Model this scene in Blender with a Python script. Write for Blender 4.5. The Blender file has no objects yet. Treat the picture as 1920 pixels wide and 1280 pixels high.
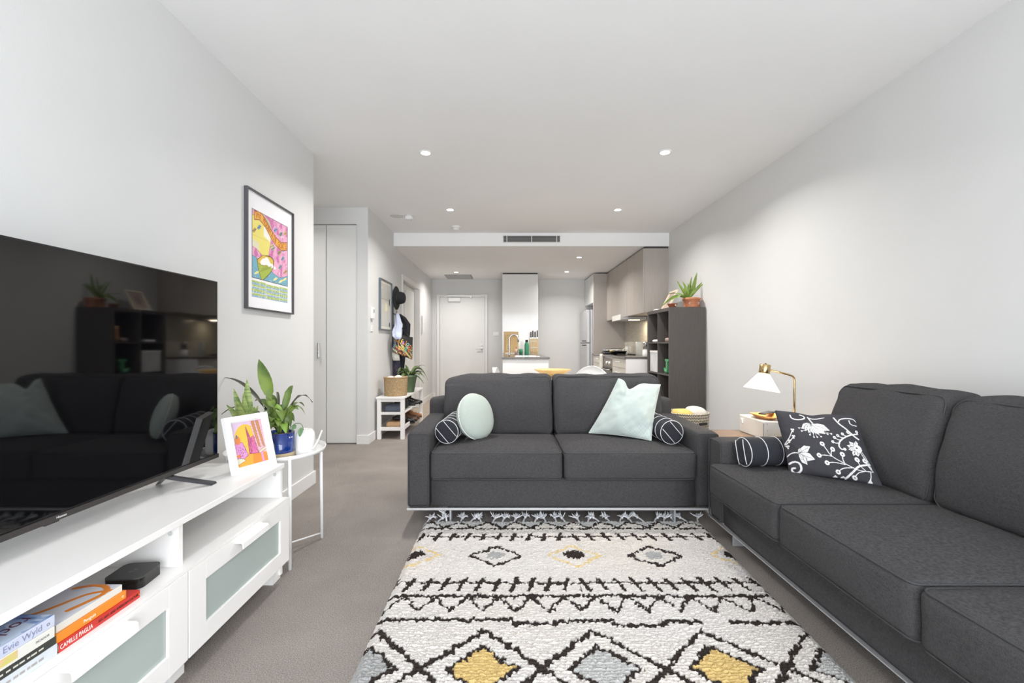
import bpy, bmesh, math, random
import numpy as np
from mathutils import Vector, Matrix, noise as mnoise
random.seed(7); rng = np.random.default_rng(7)
PI = math.pi
C = bpy.context.scene.collection
scene = bpy.context.scene

# ------------------------------------------------------------------ camera, world, exposure
F = 853.0; CAMH = 1.09
cam = bpy.data.cameras.new('camera'); camo = bpy.data.objects.new('camera', cam); C.objects.link(camo)
camo.location = (0, 0, CAMH); camo.rotation_euler = (PI/2, 0, 0)
cam.sensor_width = 36.0; cam.lens = 36.0*F/1920
cam.shift_x = 11/1920; cam.shift_y = 5/1920; cam.clip_start = 0.02
scene.camera = camo
scene.view_settings.view_transform = 'Standard'; scene.view_settings.look = 'None'
scene.view_settings.gamma = 1.0; scene.view_settings.use_curve_mapping = False
scene.view_settings.exposure = 0.17
world = bpy.data.worlds.new('sky'); scene.world = world; world.use_nodes = True
bg = world.node_tree.nodes['Background']
bg.inputs['Color'].default_value = (0.90, 0.95, 1.0, 1); bg.inputs['Strength'].default_value = 3.2

def area_light(name, loc, rot, sx, sy, power, color=(1, 1, 1), parent=None, spread=PI, shape='RECTANGLE'):
    l = bpy.data.lights.new(name, 'AREA'); l.shape = shape; l.size = sx
    if shape == 'RECTANGLE': l.size_y = sy
    l.energy = power; l.color = color; l.spread = spread
    o = bpy.data.objects.new(name, l); C.objects.link(o); o.location = loc; o.rotation_euler = rot
    if parent: o.parent = parent
    return o
# daylight entering through the balcony glass behind the camera
area_light('daylight', (0.35, -1.45, 1.15), (PI/2+.13, 0, 0), 3.3, 2.2, 126, (0.92, 0.96, 1.0))

# ------------------------------------------------------------------ helpers
def lin(c):
    if isinstance(c, (int, float)): c = (c, c, c)
    return tuple(((x/255)/12.92 if x/255 <= .04045 else ((x/255+.055)/1.055)**2.4) for x in c[:3]) + (1.0,)

def mat(name, col, rough=.6, metal=0., var=.0, vscale=8., bump=0., bscale=60., col2=None, emit=0., spec=None, coat=0., stretch=None, attr=None, sheen=0., trans=0., detail=3., alpha=None):
    m = bpy.data.materials.new(name); m.use_nodes = True
    nt = m.node_tree; N = nt.nodes; L = nt.links; b = N['Principled BSDF']
    b.inputs['Roughness'].default_value = rough; b.inputs['Metallic'].default_value = metal
    if spec is not None: b.inputs['Specular IOR Level'].default_value = spec
    b.inputs['Coat Weight'].default_value = coat; b.inputs['Coat Roughness'].default_value = .08
    b.inputs['Sheen Weight'].default_value = sheen
    b.inputs['Transmission Weight'].default_value = trans
    c1 = lin(col)
    tc = N.new('ShaderNodeTexCoord'); mp = N.new('ShaderNodeMapping'); L.new(tc.outputs['Object'], mp.inputs['Vector'])
    if stretch: mp.inputs['Scale'].default_value = stretch
    nz = N.new('ShaderNodeTexNoise'); nz.inputs['Scale'].default_value = vscale; nz.inputs['Detail'].default_value = detail
    L.new(mp.outputs[0], nz.inputs['Vector'])
    if attr:
        a = N.new('ShaderNodeAttribute'); a.attribute_name = attr
        mx = N.new('ShaderNodeMix'); mx.data_type = 'RGBA'; mx.blend_type = 'MULTIPLY'; mx.inputs[0].default_value = 1
        L.new(a.outputs['Color'], mx.inputs[6])
        rp = N.new('ShaderNodeMapRange'); rp.inputs[3].default_value = 1-var; rp.inputs[4].default_value = 1.0
        L.new(nz.outputs['Fac'], rp.inputs[0]); L.new(rp.outputs[0], mx.inputs[7]); L.new(mx.outputs[2], b.inputs['Base Color'])
    else:
        mx = N.new('ShaderNodeMix'); mx.data_type = 'RGBA'
        c2 = lin(col2) if col2 is not None else tuple(x*(1-var) for x in c1[:3])+(1,)
        mx.inputs[6].default_value = c1; mx.inputs[7].default_value = c2
        rp = N.new('ShaderNodeMapRange'); rp.inputs[1].default_value = .35; rp.inputs[2].default_value = .65
        L.new(nz.outputs['Fac'], rp.inputs[0]); L.new(rp.outputs[0], mx.inputs[0]); L.new(mx.outputs[2], b.inputs['Base Color'])
    if bump:
        n2 = N.new('ShaderNodeTexNoise'); n2.inputs['Scale'].default_value = bscale; n2.inputs['Detail'].default_value = 2
        L.new(mp.outputs[0], n2.inputs['Vector'])
        bp = N.new('ShaderNodeBump'); bp.inputs['Strength'].default_value = bump; bp.inputs['Distance'].default_value = .01
        L.new(n2.outputs['Fac'], bp.inputs['Height']); L.new(bp.outputs[0], b.inputs['Normal'])
    if emit: 
        b.inputs['Emission Color'].default_value = c1; b.inputs['Emission Strength'].default_value = emit
    return m

def fabric(name, col, col2, scale=1.0, bump=.5):
    """woven cloth: two crossed stretched noises mixed, with soft sheen"""
    m = bpy.data.materials.new(name); m.use_nodes = True
    nt = m.node_tree; N = nt.nodes; L = nt.links; b = N['Principled BSDF']
    b.inputs['Roughness'].default_value = .92; b.inputs['Specular IOR Level'].default_value = .12
    tc = N.new('ShaderNodeTexCoord'); outs = []
    for st in ((900, 900, 90), (90, 90, 900), (900, 90, 900)):
        mp = N.new('ShaderNodeMapping'); mp.inputs['Scale'].default_value = tuple(s*scale*.6 for s in st)
        L.new(tc.outputs['Object'], mp.inputs['Vector'])
        nz = N.new('ShaderNodeTexNoise'); nz.inputs['Scale'].default_value = 1; nz.inputs['Detail'].default_value = 1
        L.new(mp.outputs[0], nz.inputs['Vector']); outs.append(nz.outputs['Fac'])
    a = N.new('ShaderNodeMath'); a.operation = 'ADD'; L.new(outs[0], a.inputs[0]); L.new(outs[1], a.inputs[1])
    a2 = N.new('ShaderNodeMath'); a2.operation = 'ADD'; L.new(a.outputs[0], a2.inputs[0]); L.new(outs[2], a2.inputs[1])
    rp = N.new('ShaderNodeMapRange'); rp.inputs[1].default_value = 1.15; rp.inputs[2].default_value = 1.85
    L.new(a2.outputs[0], rp.inputs[0])
    mx = N.new('ShaderNodeMix'); mx.data_type = 'RGBA'; mx.inputs[6].default_value = lin(col); mx.inputs[7].default_value = lin(col2)
    L.new(rp.outputs[0], mx.inputs[0]); L.new(mx.outputs[2], b.inputs['Base Color'])
    bp = N.new('ShaderNodeBump'); bp.inputs['Strength'].default_value = bump; bp.inputs['Distance'].default_value = .002
    L.new(a2.outputs[0], bp.inputs['Height']); L.new(bp.outputs[0], b.inputs['Normal'])
    return m

def root_of(p):
    while p.parent: p = p.parent
    return p
def rmat(o):
    return Matrix.Translation(o.location) @ o.rotation_euler.to_matrix().to_4x4()
def obj(name, bm, m, parent=None, smooth=False, local=False):
    """one mesh object; the shape is given in room coordinates (or the thing's own with local=True)"""
    if isinstance(bm, bmesh.types.BMesh):
        me = bpy.data.meshes.new(name); bm.normal_update(); bm.to_mesh(me); bm.free()
    else: me = bm
    if m: 
        me.materials.clear(); me.materials.append(m)
    o = bpy.data.objects.new(name, me); C.objects.link(o)
    if parent:
        o.parent = parent
        if not local: me.transform(rmat(root_of(parent)).inverted())
    if smooth: me.polygons.foreach_set('use_smooth', [True]*len(me.polygons))
    return o
def thing(name, label, cat, loc=(0, 0, 0), rotz=0, group=None):
    o = bpy.data.objects.new(name, None); C.objects.link(o); o.empty_display_size = .05
    o.location = loc; o.rotation_euler = (0, 0, rotz); o['label'] = label; o['category'] = cat
    if group: o['group'] = group
    return o
def tag(o, label, cat, group=None):
    o['label'] = label; o['category'] = cat
    if group: o['group'] = group
    return o
def origin_to(o, loc):
    o.data.transform(Matrix.Translation(-Vector(loc))); o.location = loc; return o
def single(name, bm, m, loc, label, cat, group=None, smooth=False):
    o = obj(name, bm, m, None, smooth); origin_to(o, loc); return tag(o, label, cat, group)
def struct(name, bm, m, parent=None):
    o = obj(name, bm, m, parent)
    if not parent: o['kind'] = 'structure'
    return o
def copy_tree(o, parent=None):
    c = o.copy(); C.objects.link(c); c.parent = parent
    for ch in o.children: copy_tree(ch, c)
    return c

def BM(): return bmesh.new()
def quad(bm, pts):
    return bm.faces.new([bm.verts.new(p) for p in pts])
def box(bm, x0, x1, y0, y1, z0, z1, bev=0, M=None, seg=2):
    r = bmesh.ops.create_cube(bm, size=1)
    vs = r['verts']
    for v in vs: v.co = Vector(((x0+x1)/2+v.co.x*(x1-x0), (y0+y1)/2+v.co.y*(y1-y0), (z0+z1)/2+v.co.z*(z1-z0)))
    if bev:
        es = list({e for v in vs for e in v.link_edges})
        nb = bmesh.ops.bevel(bm, geom=es, offset=bev, segments=seg, affect='EDGES', profile=.5)
        vs = list({v for f in nb['faces'] for v in f.verts} | {v for v in vs if v.is_valid})
    if M is not None:
        for v in vs: v.co = M @ v.co
    return bm
def B(*a, **k): return box(BM(), *a, **k)
def frames(pts):
    pts = [Vector(p) for p in pts]; T = []
    for i in range(len(pts)):
        a = pts[max(i-1, 0)]; b = pts[min(i+1, len(pts)-1)]
        t = (b-a); T.append(t.normalized() if t.length > 1e-9 else Vector((0, 0, 1)))
    up = Vector((0, 0, 1)) if abs(T[0].z) < .9 else Vector((1, 0, 0))
    n = (up - T[0]*up.dot(T[0])).normalized(); R = []
    for t in T:
        n = (n - t*n.dot(t)); n = n.normalized() if n.length > 1e-6 else t.orthogonal().normalized()
        R.append((n, t.cross(n)))
    return pts, R
def tube(bm, pts, r, n=10, closed=False, cap=True, sx=1., sy=1.):
    if closed: pts = list(pts)
    P, R = frames(pts); rings = []
    rr = r if hasattr(r, '__len__') else [r]*len(P)
    if closed:  # recompute tangents cyclically
        k = len(P); T = [(P[(i+1) % k]-P[i-1]).normalized() for i in range(k)]
        nn = T[0].orthogonal().normalized(); R = []
        for t in T:
            nn = (nn-t*nn.dot(t)).normalized(); R.append((nn, t.cross(nn)))
    for p, (a, b), q in zip(P, R, rr):
        rings.append([bm.verts.new(p + a*math.cos(2*PI*i/n)*q*sx + b*math.sin(2*PI*i/n)*q*sy) for i in range(n)])
    k = len(rings)
    for j in range(k if closed else k-1):
        A, Bq = rings[j], rings[(j+1) % k]
        for i in range(n): bm.faces.new((A[i], A[(i+1) % n], Bq[(i+1) % n], Bq[i]))
    if cap and not closed:
        bm.faces.new(list(reversed(rings[0]))); bm.faces.new(rings[-1])
    return bm
def lathe(bm, prof, c=(0, 0, 0), n=32, M=None, squash=1.):
    """revolve (r, z) profile about z"""
    c = Vector(c); rings = []
    for r, z in prof:
        if r < 1e-5: rings.append([bm.verts.new(c+Vector((0, 0, z)))])
        else: rings.append([bm.verts.new(c+Vector((r*math.cos(2*PI*i/n), r*squash*math.sin(2*PI*i/n), z))) for i in range(n)])
    for A, Bq in zip(rings, rings[1:]):
        for i in range(n):
            j = (i+1) % n
            if len(A) == 1 and len(Bq) == 1: continue
            if len(A) == 1: bm.faces.new((A[0], Bq[i], Bq[j])) 
            elif len(Bq) == 1: bm.faces.new((A[i], A[j], Bq[0]))
            else: bm.faces.new((A[i], A[j], Bq[j], Bq[i]))
    if M is not None:
        for R_ in rings:
            for v in R_: v.co = M @ v.co
    bmesh.ops.recalc_face_normals(bm, faces=bm.faces)
    return bm
def smooth_pts(pts, k=6):
    """Catmull-Rom through the points"""
    P = [Vector(p) for p in pts]; out = []
    for i in range(len(P)-1):
        p0, p1, p2, p3 = P[max(i-1, 0)], P[i], P[i+1], P[min(i+2, len(P)-1)]
        for j in range(k):
            t = j/k; out.append(.5*((2*p1)+(p2-p0)*t+(2*p0-5*p1+4*p2-p3)*t*t+(3*p1-p0-3*p2+p3)*t**3))
    out.append(P[-1]); return out
def soft_box(bm, x0, x1, y0, y1, z0, z1, r=.03, bulge=(0, 0, 0), n=14, wr=0., seed=0, M=None, fn=None):
    """cushion: rounded box whose six sides swell by bulge, with wrinkles of size wr"""
    cx, cy, cz = (x0+x1)/2, (y0+y1)/2, (z0+z1)/2; h = Vector(((x1-x0)/2, (y1-y0)/2, (z1-z0)/2))
    r = min(r, min(h)*.98)
    ts = [-1+2*i/n for i in range(n+1)]; ts = [math.copysign(abs(t)**.75, t) for t in ts]
    vd = {}
    def vert(p):
        key = (round(p[0], 5), round(p[1], 5), round(p[2], 5))
        if key in vd: return vd[key]
        q = Vector((p[0]*h.x, p[1]*h.y, p[2]*h.z))
        inner = Vector((max(-h.x+r, min(h.x-r, q.x)), max(-h.y+r, min(h.y-r, q.y)), max(-h.z+r, min(h.z-r, q.z))))
        d = q-inner
        if d.length > 1e-9: q = inner + d.normalized()*r
        u, v, w = p
        q.x += math.copysign(bulge[0]*(1-v*v)*(1-w*w)*abs(u)**3, u)
        q.y += math.copysign(bulge[1]*(1-u*u)*(1-w*w)*abs(v)**3, v)
        q.z += math.copysign(bulge[2]*(1-u*u)*(1-v*v)*abs(w)**3, w)
        q += Vector((cx, cy, cz))
        if wr:
            nv = mnoise.noise_vector(q*7+Vector((seed*3.1, seed, 0)))*wr + mnoise.noise_vector(q*19+Vector((0, seed, 5)))*wr*.35
            q += nv
        if fn: q = fn(q)
        if M is not None: q = M @ q
        vd[key] = bm.verts.new(q); return vd[key]
    for ax in range(3):
        for s in (-1, 1):
            o1, o2 = [(1, 2), (2, 0), (0, 1)][ax]
            for i in range(n):
                for j in range(n):
                    ps = []
                    for a, b_ in ((i, j), (i+1, j), (i+1, j+1), (i, j+1)):
                        p = [0, 0, 0]; p[ax] = s; p[o1] = ts[a]; p[o2] = ts[b_]; ps.append(vert(p))
                    if s < 0: ps.reverse()
                    bm.faces.new(ps)
    return bm
def rrect(x0, x1, y0, y1, r, k=6):
    out = []
    for cx, cy, a0 in ((x1-r, y1-r, 0), (x0+r, y1-r, PI/2), (x0+r, y0+r, PI), (x1-r, y0+r, 1.5*PI)):
        for i in range(k+1): out.append((cx+r*math.cos(a0+i*PI/2/k), cy+r*math.sin(a0+i*PI/2/k)))
    return out
def prism(bm, poly, z0, z1, M=None):
    lo = [bm.verts.new((x, y, z0)) for x, y in poly]; hi = [bm.verts.new((x, y, z1)) for x, y in poly]; n = len(poly)
    bm.faces.new(list(reversed(lo))); bm.faces.new(hi)
    for i in range(n): bm.faces.new((lo[i], lo[(i+1) % n], hi[(i+1) % n], hi[i]))
    if M is not None:
        for v in lo+hi: v.co = M @ v.co
    bmesh.ops.recalc_face_normals(bm, faces=bm.faces)
    return bm
def text_mesh(s, size, M, depth=.0006, align='CENTER', xs=1.0):
    cu = bpy.data.curves.new('t', 'FONT'); cu.body = s; cu.size = size; cu.align_x = align; cu.align_y = 'CENTER'; cu.extrude = depth; cu.resolution_u = 3
    o = bpy.data.objects.new('t', cu); C.objects.link(o)
    me = bpy.data.meshes.new_from_object(o.evaluated_get(bpy.context.evaluated_depsgraph_get()))
    bpy.data.objects.remove(o); bpy.data.curves.remove(cu)
    if xs != 1: me.transform(Matrix.Diagonal((xs, 1, 1, 1)))
    me.transform(M); return me
def join_meshes(ms, name='lettering'):
    bm = BM()
    for m in ms: bm.from_mesh(m); bpy.data.meshes.remove(m)
    me = bpy.data.meshes.new(name); bm.to_mesh(me); bm.free(); return me
def axes(X, Y, Z, loc):
    return Matrix(((X[0], Y[0], Z[0], loc[0]), (X[1], Y[1], Z[1], loc[1]), (X[2], Y[2], Z[2], loc[2]), (0, 0, 0, 1)))
def W(u, v, d):
    """the room point seen at photo pixel u, v at distance d"""
    return Vector(((u-949)/F*d, d, CAMH+(645-v)/F*d))

# -------- painted surfaces: a fine grid whose vertices carry the printed or dyed pattern
class Canvas:
    def __init__(s, w, h, nx, ny, col):
        s.w, s.h, s.nx, s.ny = w, h, nx, ny
        s.X, s.Y = np.meshgrid(np.linspace(0, w, nx), np.linspace(0, h, ny))
        s.c = np.ones((ny, nx, 4)); s.c[:, :] = lin(col)
        s.px = w/(nx-1)
    def put(s, mask, col): s.c[mask] = lin(col)
    def rect(s, x0, y0, x1, y1, col): s.put((s.X >= x0) & (s.X <= x1) & (s.Y >= y0) & (s.Y <= y1), col)
    def poly(s, pts, col, line=None, lw=None):
        inside = np.zeros(s.X.shape, bool); n = len(pts)
        for i in range(n):
            x1, y1 = pts[i]; x2, y2 = pts[(i+1) % n]
            if y1 == y2: continue
            c = ((y1 > s.Y) != (y2 > s.Y)) & (s.X < (x2-x1)*(s.Y-y1)/(y2-y1)+x1); inside ^= c
        s.put(inside, col)
        if line is not None: s.stroke(list(pts)+[pts[0]], lw or s.px*1.2, line)
    def ell(s, cx, cy, rx, ry, col, rot=0):
        dx, dy = s.X-cx, s.Y-cy; c, q = math.cos(rot), math.sin(rot)
        s.put(((dx*c+dy*q)/rx)**2+((-dx*q+dy*c)/ry)**2 <= 1, col)
    def dist(s, pts):
        D = np.full(s.X.shape, 1e9)
        for (x1, y1), (x2, y2) in zip(pts, pts[1:]):
            vx, vy = x2-x1, y2-y1; L2 = vx*vx+vy*vy+1e-12
            t = np.clip(((s.X-x1)*vx+(s.Y-y1)*vy)/L2, 0, 1)
            D = np.minimum(D, np.hypot(s.X-x1-t*vx, s.Y-y1-t*vy))
        return D
    def stroke(s, pts, w, col): s.put(s.dist(pts) <= w/2, col)
    def curve(s, pts, w, col): s.stroke([(p.x, p.y) for p in smooth_pts([(a, b, 0) for a, b in pts], 5)], w, col)
    def mesh(s, name, fn):
        """fn(X, Y) -> x, y, z arrays"""
        x, y, z = fn(s.X, s.Y); P = np.stack([x, y, z], -1).reshape(-1, 3)
        return grid_mesh(name, P, s.nx, s.ny, s.c.reshape(-1, 4))
def grid_mesh(name, P, nx, ny, col=None):
    idx = np.arange(nx*ny).reshape(ny, nx)
    f = np.stack([idx[:-1, :-1], idx[:-1, 1:], idx[1:, 1:], idx[1:, :-1]], -1).reshape(-1, 4)
    me = bpy.data.meshes.new(name); me.vertices.add(len(P)); me.vertices.foreach_set('co', P.astype(np.float32).ravel())
    me.loops.add(f.size); me.loops.foreach_set('vertex_index', f.ravel().astype(np.int32))
    me.polygons.add(len(f)); me.polygons.foreach_set('loop_start', (np.arange(len(f))*4).astype(np.int32))
    me.polygons.foreach_set('loop_total', np.full(len(f), 4, np.int32)); me.update(); me.validate()
    if col is not None:
        a = me.color_attributes.new('paint', 'FLOAT_COLOR', 'POINT'); a.data.foreach_set('color', col.astype(np.float32).ravel())
    return me
_lat = rng.random((64, 64, 8))
def vnoise(x, y, k=0):
    xi = np.floor(x).astype(int); yi = np.floor(y).astype(int); fx = x-xi; fy = y-yi
    fx = fx*fx*(3-2*fx); fy = fy*fy*(3-2*fy); L = _lat[:, :, k % 8]
    g = lambda a, b: L[a % 64, b % 64]
    return (g(xi, yi)*(1-fx)+g(xi+1, yi)*fx)*(1-fy)+(g(xi, yi+1)*(1-fx)+g(xi+1, yi+1)*fx)*fy - .5

# ------------------------------------------------------------------ materials
M = {}
M['wall'] = mat('wall_paint', (217, 217, 216), .75, var=.02, vscale=2, bump=.04, bscale=180)
M['ceil'] = mat('ceiling_paint', (241, 241, 241), .85, var=.015, vscale=2, bump=.03, bscale=180)
M['trim'] = mat('trim_enamel', (233, 232, 230), .4, var=.02, vscale=4)
M['doorw'] = mat('door_enamel', (228, 228, 226), .45, var=.02, vscale=3)
M['carpet'] = mat('taupe_carpet', (190, 181, 174), .98, vscale=260, col2=(142, 135, 130), bump=1.0, bscale=300, spec=.1, detail=4)
def blotch(m, scale=2.2, amt=.16):
    nt = m.node_tree; b = nt.nodes['Principled BSDF']; src = b.inputs['Base Color'].links[0].from_socket
    nz = nt.nodes.new('ShaderNodeTexNoise'); nz.inputs['Scale'].default_value = scale; nz.inputs['Detail'].default_value = 3
    tc = nt.nodes.new('ShaderNodeTexCoord'); nt.links.new(tc.outputs['Object'], nz.inputs['Vector'])
    rp = nt.nodes.new('ShaderNodeMapRange'); rp.inputs[1].default_value = .3; rp.inputs[2].default_value = .7; rp.inputs[3].default_value = 1-amt; rp.inputs[4].default_value = 1+amt*.4
    nt.links.new(nz.outputs['Fac'], rp.inputs[0])
    mx = nt.nodes.new('ShaderNodeMix'); mx.data_type = 'RGBA'; mx.blend_type = 'MULTIPLY'; mx.inputs[0].default_value = 1
    nt.links.new(src, mx.inputs[6]); nt.links.new(rp.outputs[0], mx.inputs[7]); nt.links.new(mx.outputs[2], b.inputs['Base Color'])
blotch(M['carpet'])
M['timber'] = mat('hall_timber', (184, 168, 150), .5, vscale=6, col2=(160, 145, 128), stretch=(12, 1, 1))
M['white'] = mat('white_lacquer', (246, 244, 242), .35, var=.02, vscale=3)
M['whitemet'] = mat('white_metal', (238, 238, 238), .35, var=.02)
M['frost'] = mat('frosted_glass', (178, 189, 185), .3, var=.06, vscale=2)
M['sofa'] = fabric('charcoal_weave', (57, 56, 58), (85, 84, 85), 1.7)
M['sofa_pipe'] = fabric('charcoal_piping', (64, 64, 66), (86, 86, 87), 2.6)
M['chrome'] = mat('brushed_steel', (205, 205, 207), .22, metal=1, var=.04, vscale=20, stretch=(1, 1, 30))
M['satin'] = mat('satin_steel', (196, 197, 200), .42, metal=.55, var=.03)
M['whiterail'] = mat('pale_metal_rail', (214, 214, 216), .3, metal=.4, var=.02)
M['black'] = mat('black_plastic', (22, 22, 24), .35, var=.1)
M['blackm'] = mat('black_metal', (32, 32, 34), .45, var=.1)
M['dkwood'] = mat('black_brown_veneer', (82, 77, 74), .5, vscale=9, col2=(75, 70, 67), stretch=(14, 14, 1))
M['taupe'] = mat('taupe_laminate', (176, 168, 161), .42, vscale=5, col2=(170, 162, 155), stretch=(20, 20, 1))
M['cream'] = mat('pale_laminate', (214, 209, 198), .3, var=.02)
M['stone'] = mat('grey_stone', (120, 114, 110), .15, vscale=120, col2=(98, 94, 92))
M['steel'] = mat('fridge_steel', (206, 207, 210), .35, metal=.55, var=.05, vscale=10, stretch=(30, 30, 1))
M['brass'] = mat('brass', (206, 178, 128), .22, metal=1, var=.05)
M['pink'] = mat('pink_plastic', (226, 170, 165), .4, var=.03)

# ------------------------------------------------------------------ the room
XL, XR, YB, YF, HC, HK = -1.507, 2.185, -1.3, 9.27, 2.58, 2.405
YE, YC, YS = 3.56, 4.96, 6.10    # end of the left wall, closet face, soffit face
struct('floor', B(-3.6, 2.3, YB-.1, 6.1, -.06, 0), M['carpet'])
struct('floor', B(-3.6, 2.3, 6.1, 9.4, -.06, 0), M['timber'])
struct('ceiling', B(-3.6, 2.3, YB-.1, YS, HC, HC+.1), M['ceil'])
struct('ceiling', B(-1.62, 2.3, YS, 9.4, HK, HC+.1), M['ceil'])
struct('wall_left', B(XL-.12, XL, YB, YE, 0, HC), M['wall'])
struct('wall_right', B(XR, XR+.12, YB, 9.4, 0, HC), M['wall'])
struct('wall_back', B(-1.62, XR, YF, YF+.12, 0, HC), M['wall'])
# passage recess on the left behind the end of the left wall, and its far closet wall with door opening
struct('wall_passage', B(-3.62, -3.5, YE-.12, YC+.2, 0, HC), M['wall'])
struct('wall_recess', B(-3.5, XL-.12, YE-.12, YE, 0, HC), M['wall'])
CZ = 2.40   # closet opening head
CX = XL - .125
b = BM(); box(b, -3.5, XL-.12, YC, YC+.12, CZ, HC); box(b, CX, XL-.12+.001, YC, YC+.12, 0, CZ); struct('wall_closet', b, M['wall'])
struct('wall_closet', B(-3.5, XL-.12, YC+.6, YC+.7, 0, HC), M['wall'])
cd = bpy.data.objects.new('door_2', None); C.objects.link(cd); cd.location = (-2.4, YC+.03, 0); cd['kind'] = 'structure'
for x0, x1 in ((-3.49, -2.56), (-2.553, -1.975), (-1.967, CX-.004)):
    obj('door_leaf', B(x0, x1, YC+.02, YC+.055, .008, CZ-.006, bev=.002), M['doorw'], cd)
hb = BM(); 
for z in (.945, 1.095): tube(hb, [(-2.045, YC+.02, z), (-2.045, YC-.012, z)], .006)
box(hb, -2.053, -2.037, YC-.02, YC-.01, .935, 1.105, bev=.002); obj('handle', hb, M['chrome'], cd)
# corridor wall with the side doorway
DY0, DY1, DZ = 6.63, 7.86, 2.03
b = BM(); box(b, XL-.12, XL, YC, DY0, 0, HC); box(b, XL-.12, XL, DY1, YF, 0, HC); box(b, XL-.12, XL, DY0, DY1, DZ, HC); struct('wall_hall', b, M['wall'])
b = BM(); box(b, XL-2.0, XL-.12, DY0-.3, DY0-.2, 0, HC); box(b, XL-2.0, XL-.12, DY1+.6, DY1+.7, 0, HC); box(b, XL-2.1, XL-2.0, DY0-.3, DY1+.7, 0, HC)
struct('wall_side_room', b, M['wall'])
struct('ceiling', B(-3.6, XL-.12, YS, 9.4, HC, HC+.1), M['ceil'])
b = BM()
for y0, y1 in ((DY0-.07, DY0), (DY1, DY1+.07)): box(b, XL, XL+.015, y0, y1, 0, DZ, bev=.002)
box(b, XL, XL+.015, DY0-.07, DY1+.07, DZ, DZ+.07, bev=.002)
for y0, y1 in ((DY0, DY0+.02), (DY1-.02, DY1)): box(b, XL-.12, XL, y0, y1, 0, DZ)
struct('trim_2', b, M['trim'])
sd = bpy.data.objects.new('door_3', None); C.objects.link(sd); sd.location = (XL-.09, 7.4, 0); sd['kind'] = 'structure'
obj('door_leaf', B(XL-.105, XL-.07, 6.96, DY1-.02, .005, DZ-.01, bev=.002), M['doorw'], sd)
obj('door_edge', B(XL-.068, XL-.045, 6.95, 7.03, .005, DZ-.02, bev=.002), M['trim'], sd)
obj('latch', B(XL-.045, XL-.042, 6.98, 7.0, 1.72, 1.92), M['chrome'], sd)
# baseboards
def bb(name, x0, x1, y0, y1): struct(name, B(x0, x1, y0, y1, 0, .1, bev=.003), M['trim'])
bb('baseboard_left', XL, XL+.014, YB, YE); bb('baseboard_left', XL-.12, XL+.014, YE, YE+.014)
bb('baseboard_closet', CX+.004, XL+.014, YC-.014, YC)
bb('baseboard_hall', XL, XL+.014, YC, DY0-.07); bb('baseboard_hall', XL, XL+.014, DY1+.07, YF)
bb('baseboard_back', XL+.014, -1.44, YF-.014, YF); bb('baseboard_back', -.37, -.06, YF-.014, YF); bb('baseboard_back', .6, 1.5, YF-.014, YF)
bb('baseboard_right', XR-.014, XR, YB, 6.0)
# wall behind the camera: wide glazed balcony opening
b = BM(); box(b, XL-.12, -1.35, YB-.1, YB, 0, HC); box(b, 2.03, XR+.12, YB-.1, YB, 0, HC); box(b, -1.35, 2.03, YB-.1, YB, 2.42, HC)
struct('wall_balcony', b, M['wall'])
wn = bpy.data.objects.new('window_1', None); C.objects.link(wn); wn.location = (.34, YB-.05, 0); wn['kind'] = 'structure'
b = BM()
for x in (-1.35, -.25, .88, 1.98): box(b, x, x+.05, YB-.08, YB-.03, 0, 2.42)
box(b, -1.35, 2.03, YB-.08, YB-.03, 0, .05); box(b, -1.35, 2.03, YB-.08, YB-.03, 2.37, 2.42)
obj('window_frame', b, mat('window_aluminium', (70, 70, 72), .4, metal=.6), wn)
gm = bpy.data.materials.new('clear_pane'); gm.use_nodes = True; nt = gm.node_tree; nt.nodes.clear()
o_ = nt.nodes.new('ShaderNodeOutputMaterial'); mx = nt.nodes.new('ShaderNodeMixShader'); t = nt.nodes.new('ShaderNodeBsdfTransparent'); g = nt.nodes.new('ShaderNodeBsdfGlossy')
g.inputs['Roughness'].default_value = .02; mx.inputs[0].default_value = .06
nt.links.new(t.outputs[0], mx.inputs[1]); nt.links.new(g.outputs[0], mx.inputs[2]); nt.links.new(mx.outputs[0], o_.inputs[0]); M['pane'] = gm
for x in (-1.3, -.2, .93): obj('pane', B(x, x+1.05, YB-.058, YB-.052, .05, 2.37), M['pane'], wn)
struct('floor', B(-3.6, 4.0, -3.6, YB-.1, -.06, -.01), mat('balcony_tile', (150, 148, 144), .7, var=.1))

# front door
fd = bpy.data.objects.new('door_1', None); C.objects.link(fd); fd.location = (-.89, YF, 0); fd['kind'] = 'structure'
dx0, dx1, dz = -1.355, -.43, 2.05
b = BM(); box(b, dx0-.06, dx0, YF-.02, YF, 0, dz+.05, bev=.003); box(b, dx1, dx1+.05, YF-.02, YF, 0, dz+.05, bev=.003); box(b, dx0, dx1, YF-.02, YF, dz, dz+.05, bev=.003)
obj('door_frame', b, M['trim'], fd)
obj('door_leaf', B(dx0+.006, dx1-.006, YF-.012, YF-.001, .006, dz-.006, bev=.002), M['doorw'], fd)
b = BM(); box(b, -1.17, -.93, YF-.075, YF-.012, 1.955, 2.03, bev=.004); obj('door_closer', b, M['whitemet'], fd)
b = BM(); box(b, -1.19, -.69, YF-.07, YF-.03, 2.05, 2.085, bev=.003); box(b, -.73, -.70, YF-.06, YF-.0125, 2.02, 2.052); obj('closer_arm', b, M['whitemet'], fd)
b = BM(); tube(b, [(-.50, YF-.012, 1.0), (-.50, YF-.06, 1.0)], .012); tube(b, [(-.50, YF-.055, 1.0), (-.61, YF-.055, 1.0)], .011)
lathe(b, [(0, 0), (.027, 0), (.027, .01), (0, .012)], M=Matrix.Translation((-.50, YF-.012, 1.0)) @ Matrix.Rotation(PI/2, 4, 'X'))
obj('handle', b, M['whitemet'], fd, smooth=True)
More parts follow.
